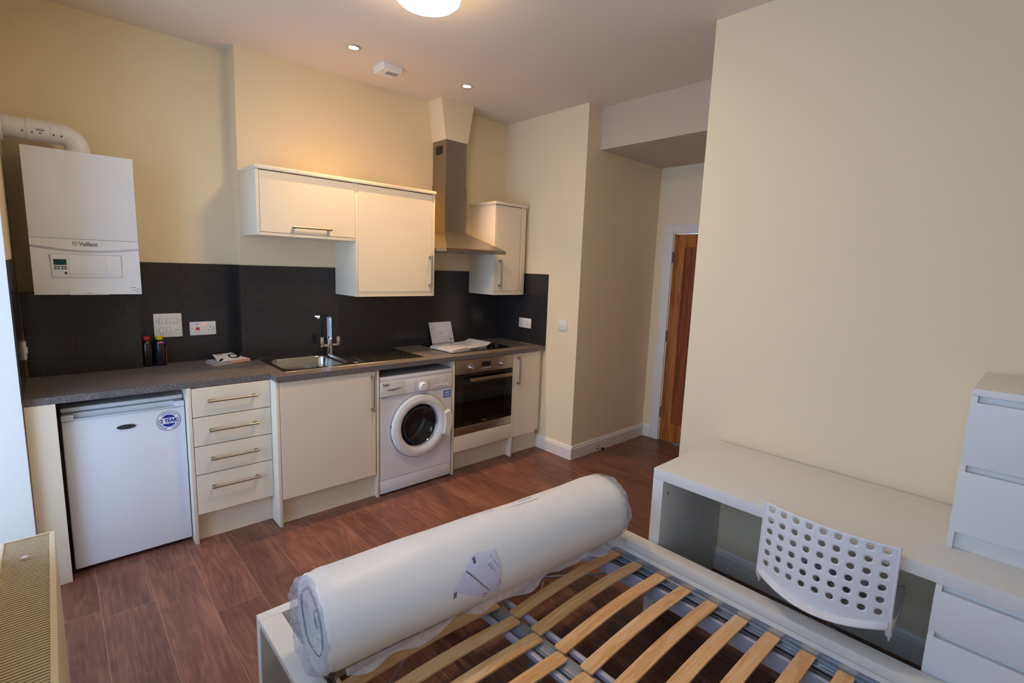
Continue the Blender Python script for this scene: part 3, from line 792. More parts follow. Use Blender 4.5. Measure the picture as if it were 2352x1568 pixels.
MB().text('ecoTEC pro', .007, (-.017, by0 - .0046, bz0 + .010), align='CENTER').build('flap_print', M['grey'], dp)
lb = B(.158, .200, by0 - .0012, by0 - .0002, bz0 + .004, bz0 + .040).build('label', M['paper'], t)
m = MB()
for z, a, b in ((.037, .160, .180), (.029, .182, .198), (.022, .160, .186), (.012, .184, .198)): m.box(a, b, by0 - .0016, by0 - .0012, bz0 + z - .001, bz0 + z + .001)
m.build('label_print', M['dark'], lb)
# flue
pts = [(-.010, .60, 2.1215), (-.010, .60, 2.150)]
for k in range(1, 9):
    a = PI / 2 * k / 8; pts.append((-.010 - .068 * (1 - math.cos(a)), .60, 2.150 + .068 * math.sin(a)))
pts += [(L + .004, .60, 2.218)]
t = thing('flue_pipe', 'white boiler flue pipe bending from the boiler top into the left wall', 'pipe', (-.01, .6, 2.1215))
MB().tube(pts, .052, 32).build('pipe', M['plas'], t)
MB().tube([(-.010, .6, 2.122), (-.010, .6, 2.145)], .0555, 32).build('collar', M['plas'], t)
MB().tube([(-.20, .6, 2.218), (-.165, .6, 2.218)], .0555, 32).build('collar', M['plas'], t)
MB().tube([(-.11, .6, 2.218), (-.085, .6, 2.218)], .0548, 32).build('collar', M['plas'], t)
MB().lathe([(.052, .004), (.078, .003), (.074, .012), (.056, .016)], (L, .6, 2.218), 'x', 36, cap=False).build('wall_flange', M['plas'], t)
m = MB()
for x in (-.215, -.18, -.15, -.10, -.07): m.lathe([(.004, 0), (.003, -.003), (0, -.003)], (x, .5475, 2.2), 'y', 10)
m.box(-.17, -.135, .5482, .5492, 2.212, 2.222)
m.build('screw', M['dark'], t)

# ------------------------------------------------------------------ electrical plates
t = thing('switch_plate', 'square white plate with six small switches above the two bottles', 'switch', (.359, W2, 1.18))
Yp = W2 - .006
B(.285, .433, Yp - .009, Yp, 1.106, 1.255, bev=.003).build('plate', M['plas'], t)
for i, x in enumerate((.322, .360, .398)):
    for j, z in enumerate((1.211, 1.150)):
        if (i, j) == (2, 1): B(x - .011, x + .011, Yp - .0105, Yp - .0092, z - .017, z + .017, bev=.001).build('fused_outlet', M['plas'], t); continue
        B(x - .0118, x + .0118, Yp - .0096, Yp - .0091, z - .0178, z + .0178).build('rocker_gap', M['lgrey'], t)
        B(x - .010, x + .010, Yp - .0135, Yp - .0092, z - .016, z + .016, bev=.002).build('rocker', M['plas'], t)
m = MB()
for x, z in ((.301, 1.209), (.420, 1.212), (.303, 1.146), (.400, 1.150), (.412, 1.152)): m.lathe([(.003, 0), (.002, -.0012), (0, -.0012)], (x, Yp - .0107 if x == .4 else Yp - .009, z), 'y', 10)
m.build('screw', M['grey'], t)
t = thing('cooker_socket', 'white cooker control plate with red rocker switch and one socket', 'socket', (.548, W2, 1.15))
B(.474, .623, Yp - .009, Yp, 1.108, 1.196, bev=.003).build('plate', M['plas'], t)
B(.507, .528, Yp - .0105, Yp - .0091, 1.128, 1.172, bev=.001).build('rocker_frame', M['plas'], t)
B(.508, .5275, Yp - .0145, Yp - .0106, 1.144, 1.160, bev=.002).build('rocker', M['redsw'], t, )
B(.548, .562, Yp - .0120, Yp - .0091, 1.138, 1.162, bev=.001).build('rocker', M['plas'], t)
B(.549, .561, Yp - .0105, Yp - .0091, 1.176, 1.182).build('neon', M['neon'], t)
m = MB().box(.512, .524, Yp - .0098, Yp - .0091, 1.178, 1.182)
for x, z, w, h in ((.591, 1.160, .0022, .0038), (.580, 1.139, .004, .0018), (.603, 1.141, .004, .0018)): m.box(x - w, x + w, Yp - .0095, Yp - .0091, z - h, z + h)
for x in (.487, .611): m.lathe([(.003, 0), (.002, -.001), (0, -.001)], (x, Yp - .009, 1.152), 'y', 10)
m.build('socket_hole', M['dark'], t)

xr = R - .006
t = thing('double_socket', 'white double socket on the dark splashback of the right wall', 'socket', (xr, .25, 1.12))
B(xr - .009, xr, .172, .327, 1.077, 1.166, bev=.003).build('plate', M['plas'], t)
for y in (.262, .238): B(xr - .0125, xr - .0091, y - .008, y + .008, 1.132, 1.156, bev=.0015).build('rocker', M['plas'], t)
m = MB()
for yc in (.293, .206):
    for dy, dz, w, h in ((0, .012, .002, .004), (.011, -.010, .004, .002), (-.011, -.010, .004, .002)): m.box(xr - .0096, xr - .0091, yc + dy - w, yc + dy + w, 1.118 + dz - h, 1.118 + dz + h)
for y in (.318, .181): m.lathe([(.003, 0), (.002, -.001), (0, -.001)], (xr - .009, y, 1.121), 'x', 10)
m.build('socket_hole', M['dark'], t)
t = thing('blank_plate', 'small square pale switch plate on the cream wall by the splashback', 'switch', (R, -.204, 1.15))
B(R - .009, R, -.250, -.160, 1.106, 1.192, bev=.003).build('plate', M['plas'], t)
B(R - .0115, R - .0091, -.230, -.180, 1.138, 1.160, bev=.001).build('rocker', M['plas'], t)
m = MB()
for y in (-.170, -.240): m.lathe([(.003, 0), (.002, -.001), (0, -.001)], (R - .009, y, 1.149), 'x', 10)
m.build('screw', M['grey'], t)
t = thing('wall_socket', 'white socket seen edge-on on the left wall below the boiler', 'socket', (L, .55, 1.11))
B(L + .006, L + .018, .505, .60, 1.060, 1.150, bev=.003).build('plate', M['plas'], t)
B(L + .0181, L + .023, .54, .565, 1.09, 1.12, bev=.0015).build('rocker', M['plas'], t)

# ------------------------------------------------------------------ things on the worktop
def bottle(x, y, label, sleeve, cap, lab):
    t = thing('sauce_bottle', label, 'bottle', (x, y, T), 'sauce bottles by the pipe box')
    MB().lathe([(0, 0), (.030, 0), (.0325, .004), (.0325, .123), (.030, .139), (.022, .155), (.0165, .161), (.0165, .168), (0, .168)], (x, y, T), 'z', 36).build('bottle', sleeve, t)
    MB().lathe([(.0185, .1615), (.0195, .163), (.0195, .180), (.0185, .184), (0, .184)], (x, y, T), 'z', 30).box(x - .0196, x + .0196, y - .001, y + .001, T + .163, T + .166).build('cap', cap, t)
    if lab:
        m = MB(); m.grid(lambda u, v: (x + .0331 * math.cos(-.55 + .9 * u - 0.0), y + .0331 * math.sin(-.55 + .9 * u), T + .012 + .1 * v), 8, 1); m.build('side_label', M['orange'], t)
        m = MB(); m.grid(lambda u, v: (x + (.0305 - .010 * v) * math.cos(-2.1 + 1.3 * u), y + (.0305 - .010 * v) * math.sin(-2.1 + 1.3 * u), T + .141 + .014 * v), 8, 2); m.build('neck_label', M['pinklab'], t)
    return t
bottle(.236, .700, 'dark brown bottle with a red cap beside the pipe box', M['sauce'], M['red'], False)
bottle(.302, .698, 'dark blue bottle with a yellow cap below the six-switch plate', M['navy'], M['yellow'], True)

t = thing('folder', 'pink card folder with papers sticking out, left of the sink', 'folder', (.66, .6, T))
def sheet(m, pts, th=.0012):
    n = len(pts); m.poly(list(pts) + [(a, b, c + th) for a, b, c in pts], [tuple(range(n)), tuple(range(2 * n - 1, n - 1, -1))] + [(i, (i + 1) % n, n + (i + 1) % n, n + i) for i in range(n)])
m = MB(); sheet(m, [(.525, .655, T + .0005), (.555, .490, T + .0005), (.768, .560, T + .0005), (.735, .735, T + .0005)], .002); m.build('back_cover', M['pinkp'], t)
m = MB(); sheet(m, [(.535, .640, T + .0030), (.568, .500, T + .0030), (.650, .527, T + .0030), (.62, .66, T + .003)], .014); m.build('printed_pages', M['lgrey'], t)
m = MB(); sheet(m, [(.646, .512, T + .0030), (.772, .552, T + .0030), (.745, .70, T + .0030), (.62, .665, T + .003)], .018); m.build('front_cover', M['pinkp'], t)
m = MB(); sheet(m, [(.640, .700, T + .0215), (.700, .735, T + .040), (.715, .69, T + .030), (.655, .66, T + .0215)], .002); m.build('flap', M['pinkp'], t)
m = MB(); sheet(m, [(.500 + .085, .700, T + .038), (.578, .503, T + .0195), (.758, .560, T + .0215), (.705, .720, T + .038)], .0012)
lf_ = m.build('leaflet', M['paper'], t)
def onleaf(u, v):   # bilinear over the leaflet
    A, B_, C_, D_ = [Vector(p) for p in ((.585, .700, T + .0398), (.578, .503, T + .0213), (.758, .560, T + .0233), (.705, .720, T + .0398))]
    return (A * (1 - u) + D_ * u) * v + (B_ * (1 - u) + C_ * u) * (1 - v)
m = MB()
def blob(cu, cv, ru, rv, hole=0, rot=0):
    n = 28; o_ = []; i_ = []
    for k in range(n):
        a = 2 * PI * k / n; du, dv = ru * math.cos(a), rv * math.sin(a); c, s = math.cos(rot), math.sin(rot)
        o_.append(onleaf(cu + du * c - dv * s, cv + du * s + dv * c)); i_.append(onleaf(cu + (du * c - dv * s) * hole, cv + (du * s + dv * c) * hole + .02))
    if hole: m.loops([o_, i_], cap1=False)
    else: m.loops([o_], cap1=True)
blob(.76, .52, .22, .30, .62, -.3); blob(.14, .22, .06, .20, 0, -.5)
m.build('leaflet_print', M['black'], lf_)
m = MB(); h0 = onleaf(.12, .88) + Vector((0, 0, .0004)); h1 = onleaf(.44, .88) + Vector((0, 0, .0004)); m.tube([h0, h1], .0022, 6); m.build('leaflet_heading', M['dark'], lf_)

t = thing('booklet', 'white instruction booklet lying open on the hob', 'booklet', (2.35, .3, T + .006))
zb_ = T + .0065
def pg(u, v):
    # u across (left page .. right page), v depth; soft hump with one lifted corner
    A, B_, C_, D_ = [Vector(p) for p in ((2.075, .385, zb_), (2.090, .100, zb_), (2.560, .185, zb_), (2.560, .500, zb_))]
    p = (A * (1 - u) + D_ * u) * v + (B_ * (1 - u) + C_ * u) * (1 - v)
    h = .016 + .006 * math.sin(PI * u * 2) * (1 - u) 
    h += .022 * max(0, (u - .72) / .28) ** 1.5 * (1 - .2 * v) * math.sin(min(1, (1 - u) / .28 + .55) * PI)
    h -= .010 * math.exp(-((u - .5) / .03) ** 2)
    return p + Vector((0, 0, h))
m = MB(); m.grid(lambda u, v: pg(u, v), 40, 10); m.build('pages', M['paper'], t, solid=.0012)
m = MB(); sheet(m, [(2.075, .385, zb_), (2.090, .100, zb_), (2.30, .138, zb_), (2.29, .45, zb_)], .0135); m.build('page_block', M['paper'], t)
m = MB(); sheet(m, [(2.29, .45, zb_), (2.30, .138, zb_), (2.50, .178, zb_), (2.50, .49, zb_)], .012); m.build('page_block', M['lgrey'], t)
m = MB()
def strip(u0, u1, v0, v1, mm, lift=.0012):
    P_ = [pg(u0, v0), pg(u1, v0), pg(u1, v1), pg(u0, v1)]; P_ = [p + Vector((0, 0, lift)) for p in P_]
    mm.poly([tuple(p) for p in P_], [(0, 1, 2, 3)])
for k in range(14): strip(.06, .06 + .34 * random.uniform(.4, 1), .10 + k * .05, .115 + k * .05, m)
for k in range(12): strip(.56, .56 + .14 * random.uniform(.5, 1), .12 + k * .055, .132 + k * .055, m)
strip(.1, .24, .86, .95, m); m.build('page_print', M['lgrey'], t)
m = MB(); sheet(m, [(2.27, .115, zb_ + .019), (2.36, .118, zb_ + .021), (2.372, .155, zb_ + .0215), (2.28, .165, zb_ + .0195)], .0008); m.build('loose_slip', M['paper'], t)

t = thing('leaning_booklet', 'white booklet standing upright against the splashback behind the hob', 'booklet', (2.31, .58, T + .007))
za = T + .0068
P4 = [(2.212, .560, za), (2.452, .575, za), (2.418, .590, 1.128), (2.188, .588, 1.128)]
n_ = len(P4); m = MB(); m.poly(P4 + [(a, b - .004, c) for a, b, c in P4], [(0, 1, 2, 3), (7, 6, 5, 4), (0, 4, 5, 1), (1, 5, 6, 2), (2, 6, 7, 3), (3, 7, 4, 0)]); m.build('cover', M['paper'], t)
m = MB()
def onp(u, v):
    A, B_, C_, D_ = [Vector((a, b - .0048, c)) for a, b, c in P4]; return (A * (1 - u) + B_ * u) * (1 - v) + (D_ * (1 - u) + C_ * u) * v
for (u0, u1, v0, v1) in ((.36, .50, .47, .48), (.37, .49, .50, .51), (.36, .48, .53, .54), (.38, .5, .44, .45), (.80, .845, .13, .19), (.855, .90, .13, .19), (.91, .94, .13, .19)): m.poly([tuple(onp(u0, v0)), tuple(onp(u1, v0)), tuple(onp(u1, v1)), tuple(onp(u0, v1))], [(0, 1, 2, 3)])
m.build('cover_print', M['grey'], t)

# ------------------------------------------------------------------ ceiling fittings
t = thing('ceiling_lamp', 'round glowing white dome lamp on the ceiling', 'lamp', (1.21, -.875, C))
MB().lathe([(.151, -.001), (.152, -.074), (.148, -.078)], (1.21, -.875, C), 'z', 56).build('base', M['plas'], t)
MB().lathe([(.1475, -.077), (.146, -.088), (.132, -.100), (.09, -.108), (0, -.111)], (1.21, -.875, C), 'z', 56, cap=False).build('diffuser', M['lamp'], t)
DL = ((1.296, .078, 'round recessed downlight left of the heat alarm'), (2.164, .080, 'round recessed downlight in front of the extractor boxing'))
for x, y, lb_ in DL:
    t = thing('downlight', lb_, 'downlight', (x, y, C), 'recessed downlights over the kitchen')
    MB().lathe([(.030, -.003), (.044, -.001), (.0455, -.004), (.040, -.008), (.031, -.006)], (x, y, C), 'z', 40, cap=False).build('bezel', M['chrome'], t)
    MB().lathe([(0, -.0035), (.0295, -.0035), (.0295, -.0005), (0, -.0005)], (x, y, C), 'z', 32).build('lens', M['led'], t)
t = thing('heat_alarm', 'square white heat alarm on the ceiling between the downlights', 'alarm', (1.595, .2, C))
m = MB(); m.loops([[(u, v, z) for u, v in rrect(1.522 + e, 1.668 - e, .128 + e, .272 - e, .008)] for e, z in ((0, C), (0, C - .03), (.006, C - .042), (.012, C - .044))], cap0=True, cap1=True); m.build('housing', M['plas'], t)
m = MB()
for k in range(10): m.box(1.572 + k * .008, 1.576 + k * .008, .150, .205, C - .0455, C - .0441)
m.lathe([(.004, 0), (0, -.001)], (1.545, .165, C - .0441), 'z', 12); m.build('vent_slot', M['grey'], t)

# door stop
t = thing('door_stop', 'small chrome door stop on the hall baseboard', 'door stop', (3.371, WC - .018, .034))
MB().lathe([(.018, 0), (.018, -.004), (.009, -.006), (.008, -.055), (0, -.055)], (3.371, WC - .0182, .040), 'y', 20).build('stem', M['chrome'], t)
MB().lathe([(.012, -.0552), (.0125, -.068), (.010, -.071), (0, -.071)], (3.371, WC - .0182, .040), 'y', 20).build('buffer', M['black'], t)

# ------------------------------------------------------------------ radiator
t = thing('radiator', 'long cream panel radiator with slotted top grille at left foreground', 'radiator', (-.27, -1.7, .15))
ra, rb, r0, r1, rz0, rz1 = -.330, -.212, -2.35, -.990, .15, .75
m = MB().box(rb - .022, rb, r0, r1, rz0, rz1 - .012, bev=.004).box(ra, ra + .022, r0, r1, rz0, rz1 - .012, bev=.004)
for k in range(40):
    y = r0 + .02 + k * .0333; m.box(ra + .022, rb - .022, y, y + .0015, rz0 + .04, rz1 - .05)
m.build('panel', M['rad'], t)
B(ra + .001, rb - .001, r1 - .0005, r1 + .004, rz0 + .005, rz1 - .002, bev=.002).box(ra + .001, rb - .001, r0 - .004, r0 + .0005, rz0 + .005, rz1 - .002, bev=.002).build('side_panel', M['rad'], t)
m = MB().box(rb - .012, rb + .001, r0, r1 + .004, rz1 - .012, rz1, bev=.002).box(ra - .001, ra + .008, r0, r1 + .004, rz1 - .012, rz1, bev=.002).box(ra + .008, rb - .012, r1 - .004, r1 + .004, rz1 - .012, rz1)
y = r1 - .004
while y > r0:
    m.box(ra + .008, rb - .012, y - .0058, y - .0018, rz1 - .012, rz1 - .003); y -= .0105
m
m.build('top_grille', M['rad'], t, smooth=0)
MB().lathe([(.008, -.002), (.008, .003), (.004, .005), (0, .005)], (-.275, -1.127, rz1), 'z', 18).build('bleed_cap', M['plas'], t)
for y in (-1.25, -2.1): B(-.345, ra, y - .02, y + .02, .3, .6).build('wall_bracket', M['galv'], t)

# ------------------------------------------------------------------ desk + chest
DX, DY0, DY1, DE = 1.812, -1.866, -2.872, -3.272
t = thing('desk', 'white desk with thick top and drawers, against the right wall', 'desk', (2.13, -2.57, 0))
B(DX, D - .019, DE, DY0, .682, .730, bev=.0015).build('desk_top', M['furn'], t)
B(DX, D - .019, DY0 - .052, DY0, 0, .6815, bev=.0015).build('side_panel', M['furn'], t)
B(DX + .02, D - .019, DE, DY1 - .0165, .03, .681).box(DX + .002, DX + .02, DE, DE + .018, 0, .681).build('drawer_unit', M['furn'], t)
B(DX + .001, D - .02, DY1 - .016, DY1 - .0005, 0, .681, bev=.001).build('unit_side', M['furn'], t)
for z0, z1 in ((.523, .660), (.285, .503), (.06, .265)):
    B(DX - .0005, DX + .0185, DE + .018, DY1 + .0003, z0, z1, bev=.002).build('drawer', M['furnin'], t)
m = MB().lathe([(.006, 0), (.006, .002), (0, .003)], (1.86, DY0 - .0545, .61), 'y', 12)
m.lathe([(.003, 0), (.003, .001), (0, .001)], (1.90, DY0 - .0535, .57), 'y', 10); m.build('cam_bolt', M['grey'], t)

mx, my, me_ = 2.005, -2.867, -3.262
t = thing('chest_of_drawers', 'small white two-drawer chest standing on the desk', 'chest of drawers', (2.22, -3.06, .73))
B(mx, D - .002, me_, my, 1.258, 1.280, bev=.0015).build('top_board', M['furn'], t)
B(mx, D - .002, my - .016, my, .7305, 1.2575, bev=.001).build('side_panel', M['furn'], t)
B(mx, D - .002, me_, me_ + .016, .7305, 1.2575, bev=.001).build('side_panel', M['furn'], t)
B(mx + .02, D - .002, me_ + .0165, my - .0165, .7305, 1.2575).build('body', M['furn'], t)
for z0, z1 in ((1.024, 1.235), (.791, 1.001)):
    B(mx - .0005, mx + .019, me_ + .0, my + .0005, z0, z1, bev=.002).build('drawer', M['furnin'], t)

# ------------------------------------------------------------------ bed
EX0, EX1, EY = .280, 1.800, -1.262
t = thing('bed_frame', 'white double bed frame with bare birch slats', 'bed', (1.04, -2.3, 0))
B(EX0, EX1, EY - .041, EY, 0, .380, bev=.0015).build('footboard', M['furn'], t)
B(EX0, EX1, -3.40, -3.355, 0, 1.0, bev=.0015).build('headboard', M['furn'], t)
for s_, xo, xi in ((1, EX0, EX0 + .072), (-1, EX1, EX1 - .072)):
    a, b = sorted((xo, xi)); m = MB().box(a, b, -3.355, EY - .0415, .356 if s_ > 0 else .3425, .380, bev=.002)
    c0_, c1_ = sorted((xi, xi - s_ * .022)); m.box(c0_, c1_, -3.355, EY - .0415, .215, .356 if s_ > 0 else .3400, bev=.001)
    m.build('side_rail', M['furn'], t)
for s_, xi in ((1, EX0 + .072), (-1, EX1 - .072)):
    def bx_(m, a, b, z0, z1, bev=0):
        u, v = sorted((xi + s_ * a, xi + s_ * b)); m.box(u, v, -3.35, EY - .045, z0, z1, bev=bev)
    m = MB(); bx_(m, .022, .040, .2745, .2785); bx_(m, .004, .040, .2745, .2785); bx_(m, .034, .040, .279, .289, .002); bx_(m, .018, .022, .279, .284, .0015); bx_(m, .040, .062, .262, .266); bx_(m, .058, .062, .24, .262)
    m.build('support_rail', M['galv'], t)
    m = MB(); bx_(m, .066, .080, .270, .276); bx_(m, .078, .080, .215, .270); m.build('slat_frame', M['powder'], t)
    m = MB(); bx_(m, 0, .003, .2745, .321, .001); m.build('rail_plate', M['galvp'], t)
    m = MB(); m.tube([(xi + s_ * .006, -3.35, .292), (xi + s_ * .006, EY - .045, .292)], .0022, 8); m.build('rail_bead', M['galv'], t)
    m = MB()
    for y in (-1.98, -2.62): m.lathe([(.006, 0), (.005, .004), (0, .005)], (xi + s_ * .026, y, .2787), 'z', 12)
    m.build('screw', M['chrome'], t)
m = MB()
m.box(1.014, 1.066, -3.35, EY - .045, .255, .284, bev=.003); m.box(1.006, 1.013, -3.35, EY - .045, .245, .281, bev=.001)
for k in range(6): m.lathe([(.0045, 0), (.0045, .0004), (0, .0004)], (1.045, -1.62 - k * .35, .2842), 'z', 12)
for y in (-1.9, -2.9): m.box(1.02, 1.06, y - .02, y + .02, 0, .255)
m.build('centre_beam', M['galv'], t)
for x in (.982, 1.100):
    B(x - .009, x + .009, -3.35, EY - .045, .264, .284, bev=.002).build('slat_frame', M['powder'], t)
bt = bmesh.new()
def slat(x0, x1, y):
    m = MB(); n = 14; V0 = []
    for i in range(n + 1):
        u = i / n; x = x0 + (x1 - x0) * u; z = .290 + .016 * math.sin(PI * u)
        V0.append([(x, y - .025, z), (x, y + .025, z), (x, y + .025, z + .0075), (x, y - .025, z + .0075)])
    m.loops(V0, cap0=True, cap1=True)
    bmesh.ops.bevel(m.bm, geom=[e for e in m.bm.edges if all(abs(v.co.x - x0) < 1e-4 for v in e.verts) and abs(e.verts[0].co.y - e.verts[1].co.y) < 1e-4 or all(abs(v.co.x - x1) < 1e-4 for v in e.verts) and abs(e.verts[0].co.y - e.verts[1].co.y) < 1e-4], offset=.0035, segments=2, affect='EDGES')
    return m.build('slat', M['birch'], t, smooth=30)
for k in range(16):
    slat(1.052, 1.7215, -1.4085 - .1172 * k)
    slat(.3585, 1.044, -1.433 - .1172 * k)
for p_, q_ in (((1.68, -1.75, .20), (1.12, -1.33, .18)), ((1.68, -1.40, .19), (1.12, -1.78, .18)), ((.42, -1.75, .20), (.96, -1.40, .18)), ((1.64, -2.60, .21), (1.12, -2.95, .19)), ((.45, -1.55, .2), (.72, -1.86, .06))):
    MB().tube([p_, q_], .004, 8).build('brace_rod', M['galv'], t)

# ------------------------------------------------------------------ rolled mattress
P0 = Vector((.335, -1.622, 0)); P1 = Vector((1.668, -1.7057, 0)); AX = (P1 - P0).normalized(); NR = Vector((AX.y, -AX.x, 0)); LEN = (P1 - P0).length
rr0 = .1485; ZC = .3815 + rr0
t = thing('rolled_mattress', 'white rolled mattress wrapped in clear plastic lying across the bed', 'mattress', (1.0, -1.66, .3815))
def cylp(s, th, r):
    return P0 + AX * s + NR * (r * math.cos(th)) + Vector((0, 0, ZC + r * math.sin(th)))
prof = [(0, .026), (.04, .024), (.075, .012), (.11, .006), (.128, .0), (.140, .004), (.1455, .014), (.1435, .028), (.1475, .040), (.1488, .06)]
m = MB(); NS = 96; ringsP = [(s, r) for r, s in prof] + [(.06 + (LEN - .12) * k / 60, None) for k in range(1, 60)] + [(LEN - s, r) for r, s in prof[::-1]]
def rad(s, th, r):
    if r is None: r = .1488 + .0009 * math.sin(7 * s + 2 * th) + .0008 * math.sin(19 * s + th)
    lump = .0022 * math.sin(3 * th + 5 * s) * (1 if r > .12 else .3)
    if math.sin(th) < -.82: r *= 1 - .0 * (abs(math.sin(th)) - .82)
    return max(r + lump * min(1, r / .1), 1e-4)
Ls = [[cylp(s, 2 * PI * k / NS, rad(s, 2 * PI * k / NS, r)) for k in range(NS)] for s, r in ringsP]
m.loops(Ls, cap0=True, cap1=True); m.build('roll', M['roll'], t, smooth=60)
# spiral end of the roll
sp = MB(); pts = []
for k in range(150):
    a = k * .115; r = .118 - .0056 * a + .002 * math.sin(a * 5); 
    if r < .014: break
    pts.append(cylp(.0 - (-.003) - .006 + (.024 if r < .06 else .024 * (1 - (r - .06) / .06) if r < .12 else 0), a, r))
sp.tube(pts, .0024, 6); sp.build('spiral_seam', M['blueink'], t)
def crump(u, v, s0, sg, r0, am=.058):
    th = 2 * PI * u; r = r0 * (1 - v ** 2.4)
    n_ = math.sin(th * 9 + 4 * v) * .5 + math.sin(th * 17 + 9 * v) * .35 + math.sin(th * 5 - 13 * v) * .5
    bulge = am * math.sin(PI * .5 * min(1, v * 1.9)) * (1 - .55 * max(0, v - .5) * 2) + .0045 * n_ * math.sin(PI * min(1, v + .12))
    return cylp(s0 - sg * bulge, th, max(r + .0026 * n_ * (1 if v < .6 else .3), .002))
m = MB(); m.grid(lambda u, v: crump(u, v, .012, 1, .142, .040), 120, 18, closed_u=True); m.build('plastic_end', M['filmc'], t, smooth=25)
m = MB(); m.grid(lambda u, v: crump(u, v, LEN - .024, -1, .1475), 120, 18, closed_u=True); m.build('plastic_end', M['film'], t, smooth=25)
# loose film hanging along the near underside
def skirt(u, v):
    s = .07 + (LEN - .05) * u
    k = .034 * (.3 + .65 * abs(math.sin(PI * u * 2.6 + .5))) + .010 * math.sin(u * 37)
    if u > .93: k += .03 * (u - .93) / .07
    th0 = math.radians(-52); base = cylp(s, th0, .1505)
    out = NR * (.55) + Vector((0, 0, -.84))
    p = base + out * (k * v) + NR * (.004 * math.sin(u * 61 + v * 4)) * v
    p.z = max(p.z, .3145 if .06 < (p.x - .3) < 1.35 else .3835); return p
m = MB(); m.grid(skirt, 150, 8); m.build('loose_film', M['filmm'], t, smooth=40)
# instruction sheet under the film
def onr(s, d, e=.0009):
    return cylp(s + .015, math.radians(d), .1502 + e)
m = MB()
def sh(u, v):
    top = [(.496, 42), (.565, 39), (.612, 14)]; 
    A, B_, C_, D_ = (.495, 42), (.585, 38), (.600, -26), (.375, 2)
    a = ((A[0] * (1 - u) + B_[0] * u) * (1 - v) + (D_[0] * (1 - u) + C_[0] * u) * v, (A[1] * (1 - u) + B_[1] * u) * (1 - v) + (D_[1] * (1 - u) + C_[1] * u) * v)
    return onr(a[0], a[1])
m.grid(sh, 20, 24)
def papermat():
    n = NT('printed_sheet_under_film'); n.bsdf(S(216, 217, 242), .4, 0, .4, .2); return n.m
sho = m.build('instruction_sheet', papermat(), t)
m = MB()
for k in range(14):
    s = .458 + (.544 - .458) * k / 13; d = 24.7 + (-12 - 24.7) * k / 13; w = .0021 - .00007 * k; h = 2.1
    pts = [onr(s - .0 + w * math.cos(a) - .0015 * math.sin(a), d + h * math.sin(a), .0016) for a in [2 * PI * j / 12 for j in range(12)]]
    m.loops([[tuple(p) for p in pts]], cap1=True)
def line(a, b, w=.0009):
    n = 5
    for k in range(n):
        p = [a[0] + (b[0] - a[0]) * k / n, a[1] + (b[1] - a[1]) * k / n]; q = [a[0] + (b[0] - a[0]) * (k + 1) / n, a[1] + (b[1] - a[1]) * (k + 1) / n]
        P_ = onr(p[0], p[1], .0016); Q_ = onr(q[0], q[1], .0016); m.tube([P_, Q_], w * .6, 4)
for a, b in (((.554, 23.6), (.571, 10.4)), ((.554, 23.6), (.541, 23.7)), ((.548, 21.5), (.560, 14)), ((.541, 23.7), (.548, 21.5)), ((.587, -1), (.595, -9)), ((.595, -9), (.573, -10)), ((.587, -1), (.583, -7)),
             ((.561, 34.5), (.567, 29)), ((.570, 26), (.584, 14.7)), ((.522, -13), (.537, -16)), ((.537, -16), (.529, -22)), ((.529, -22), (.518, -19)), ((.518, -19), (.522, -13)), ((.50, -38), (.53, -36)), ((.53, -36), (.545, -42))): line(a, b)
for (s, d) in ((.494, 34.9), (.402, 3.2)):
    for a, b in (((-.005, -4), (.005, -3)), ((.005, -3), (.005, 4)), ((.005, 4), (-.005, 3)), ((-.005, 3), (-.005, -4)), ((-.005, -4), (.005, 4)), ((-.005, 3), (.005, -3)), ((0, -3), (0, 3))): line((s + a[0], d + a[1]), (s + b[0], d + b[1]), .0013)
m.build('sheet_print', M['dark'], sho)
m = MB(); m.grid(lambda u, v: onr(.57 + .33 * u, 108 - 14 * v - 4 * u), 30, 4); lbo = m.build('paper_label', M['paper'], t)
m = MB(); random.seed(3)
for k in range(9):
    s = .585 + k * .012; line((s, 104), (s + .008, 102), .0008); line((s, 100), (s + .009, 98.5), .0008)
for k in range(10): s = .81 + k * .0075; line((s, 100.5), (s + .005, 97.5), .0011)
m.build('label_print', M['grey'], lbo)

# ------------------------------------------------------------------ chair
t = thing('swivel_chair', 'white plastic swivel chair with round holes in its back, at the desk', 'chair', (1.95, -2.578, 0))
YC, HW = -2.578, .204
def backsurf(s, z):
    b = .034 + min(1, (.781 - z) / .236) * .016; k = 1 - s * s; f = 0
    if z < .529:                                       # v: 0 under the holes, 1 crease, 2 lip edge
        v = (.529 - z) / .021
        zc = .486 + .045 * s * s
        if v <= 1: zz = .529 + (zc - .529) * v
        else: zz = zc + (.476 + .022 * s * s - zc) * (v - 1); f = (.006 + .026 * k) * (v - 1)
        z = zz
    return Vector((1.750 - b * k - f, YC - s * HW, z))
m = MB(); NCOL, NROW = 9, 6; ps = .2132; pz = .0420; zt_ = .760
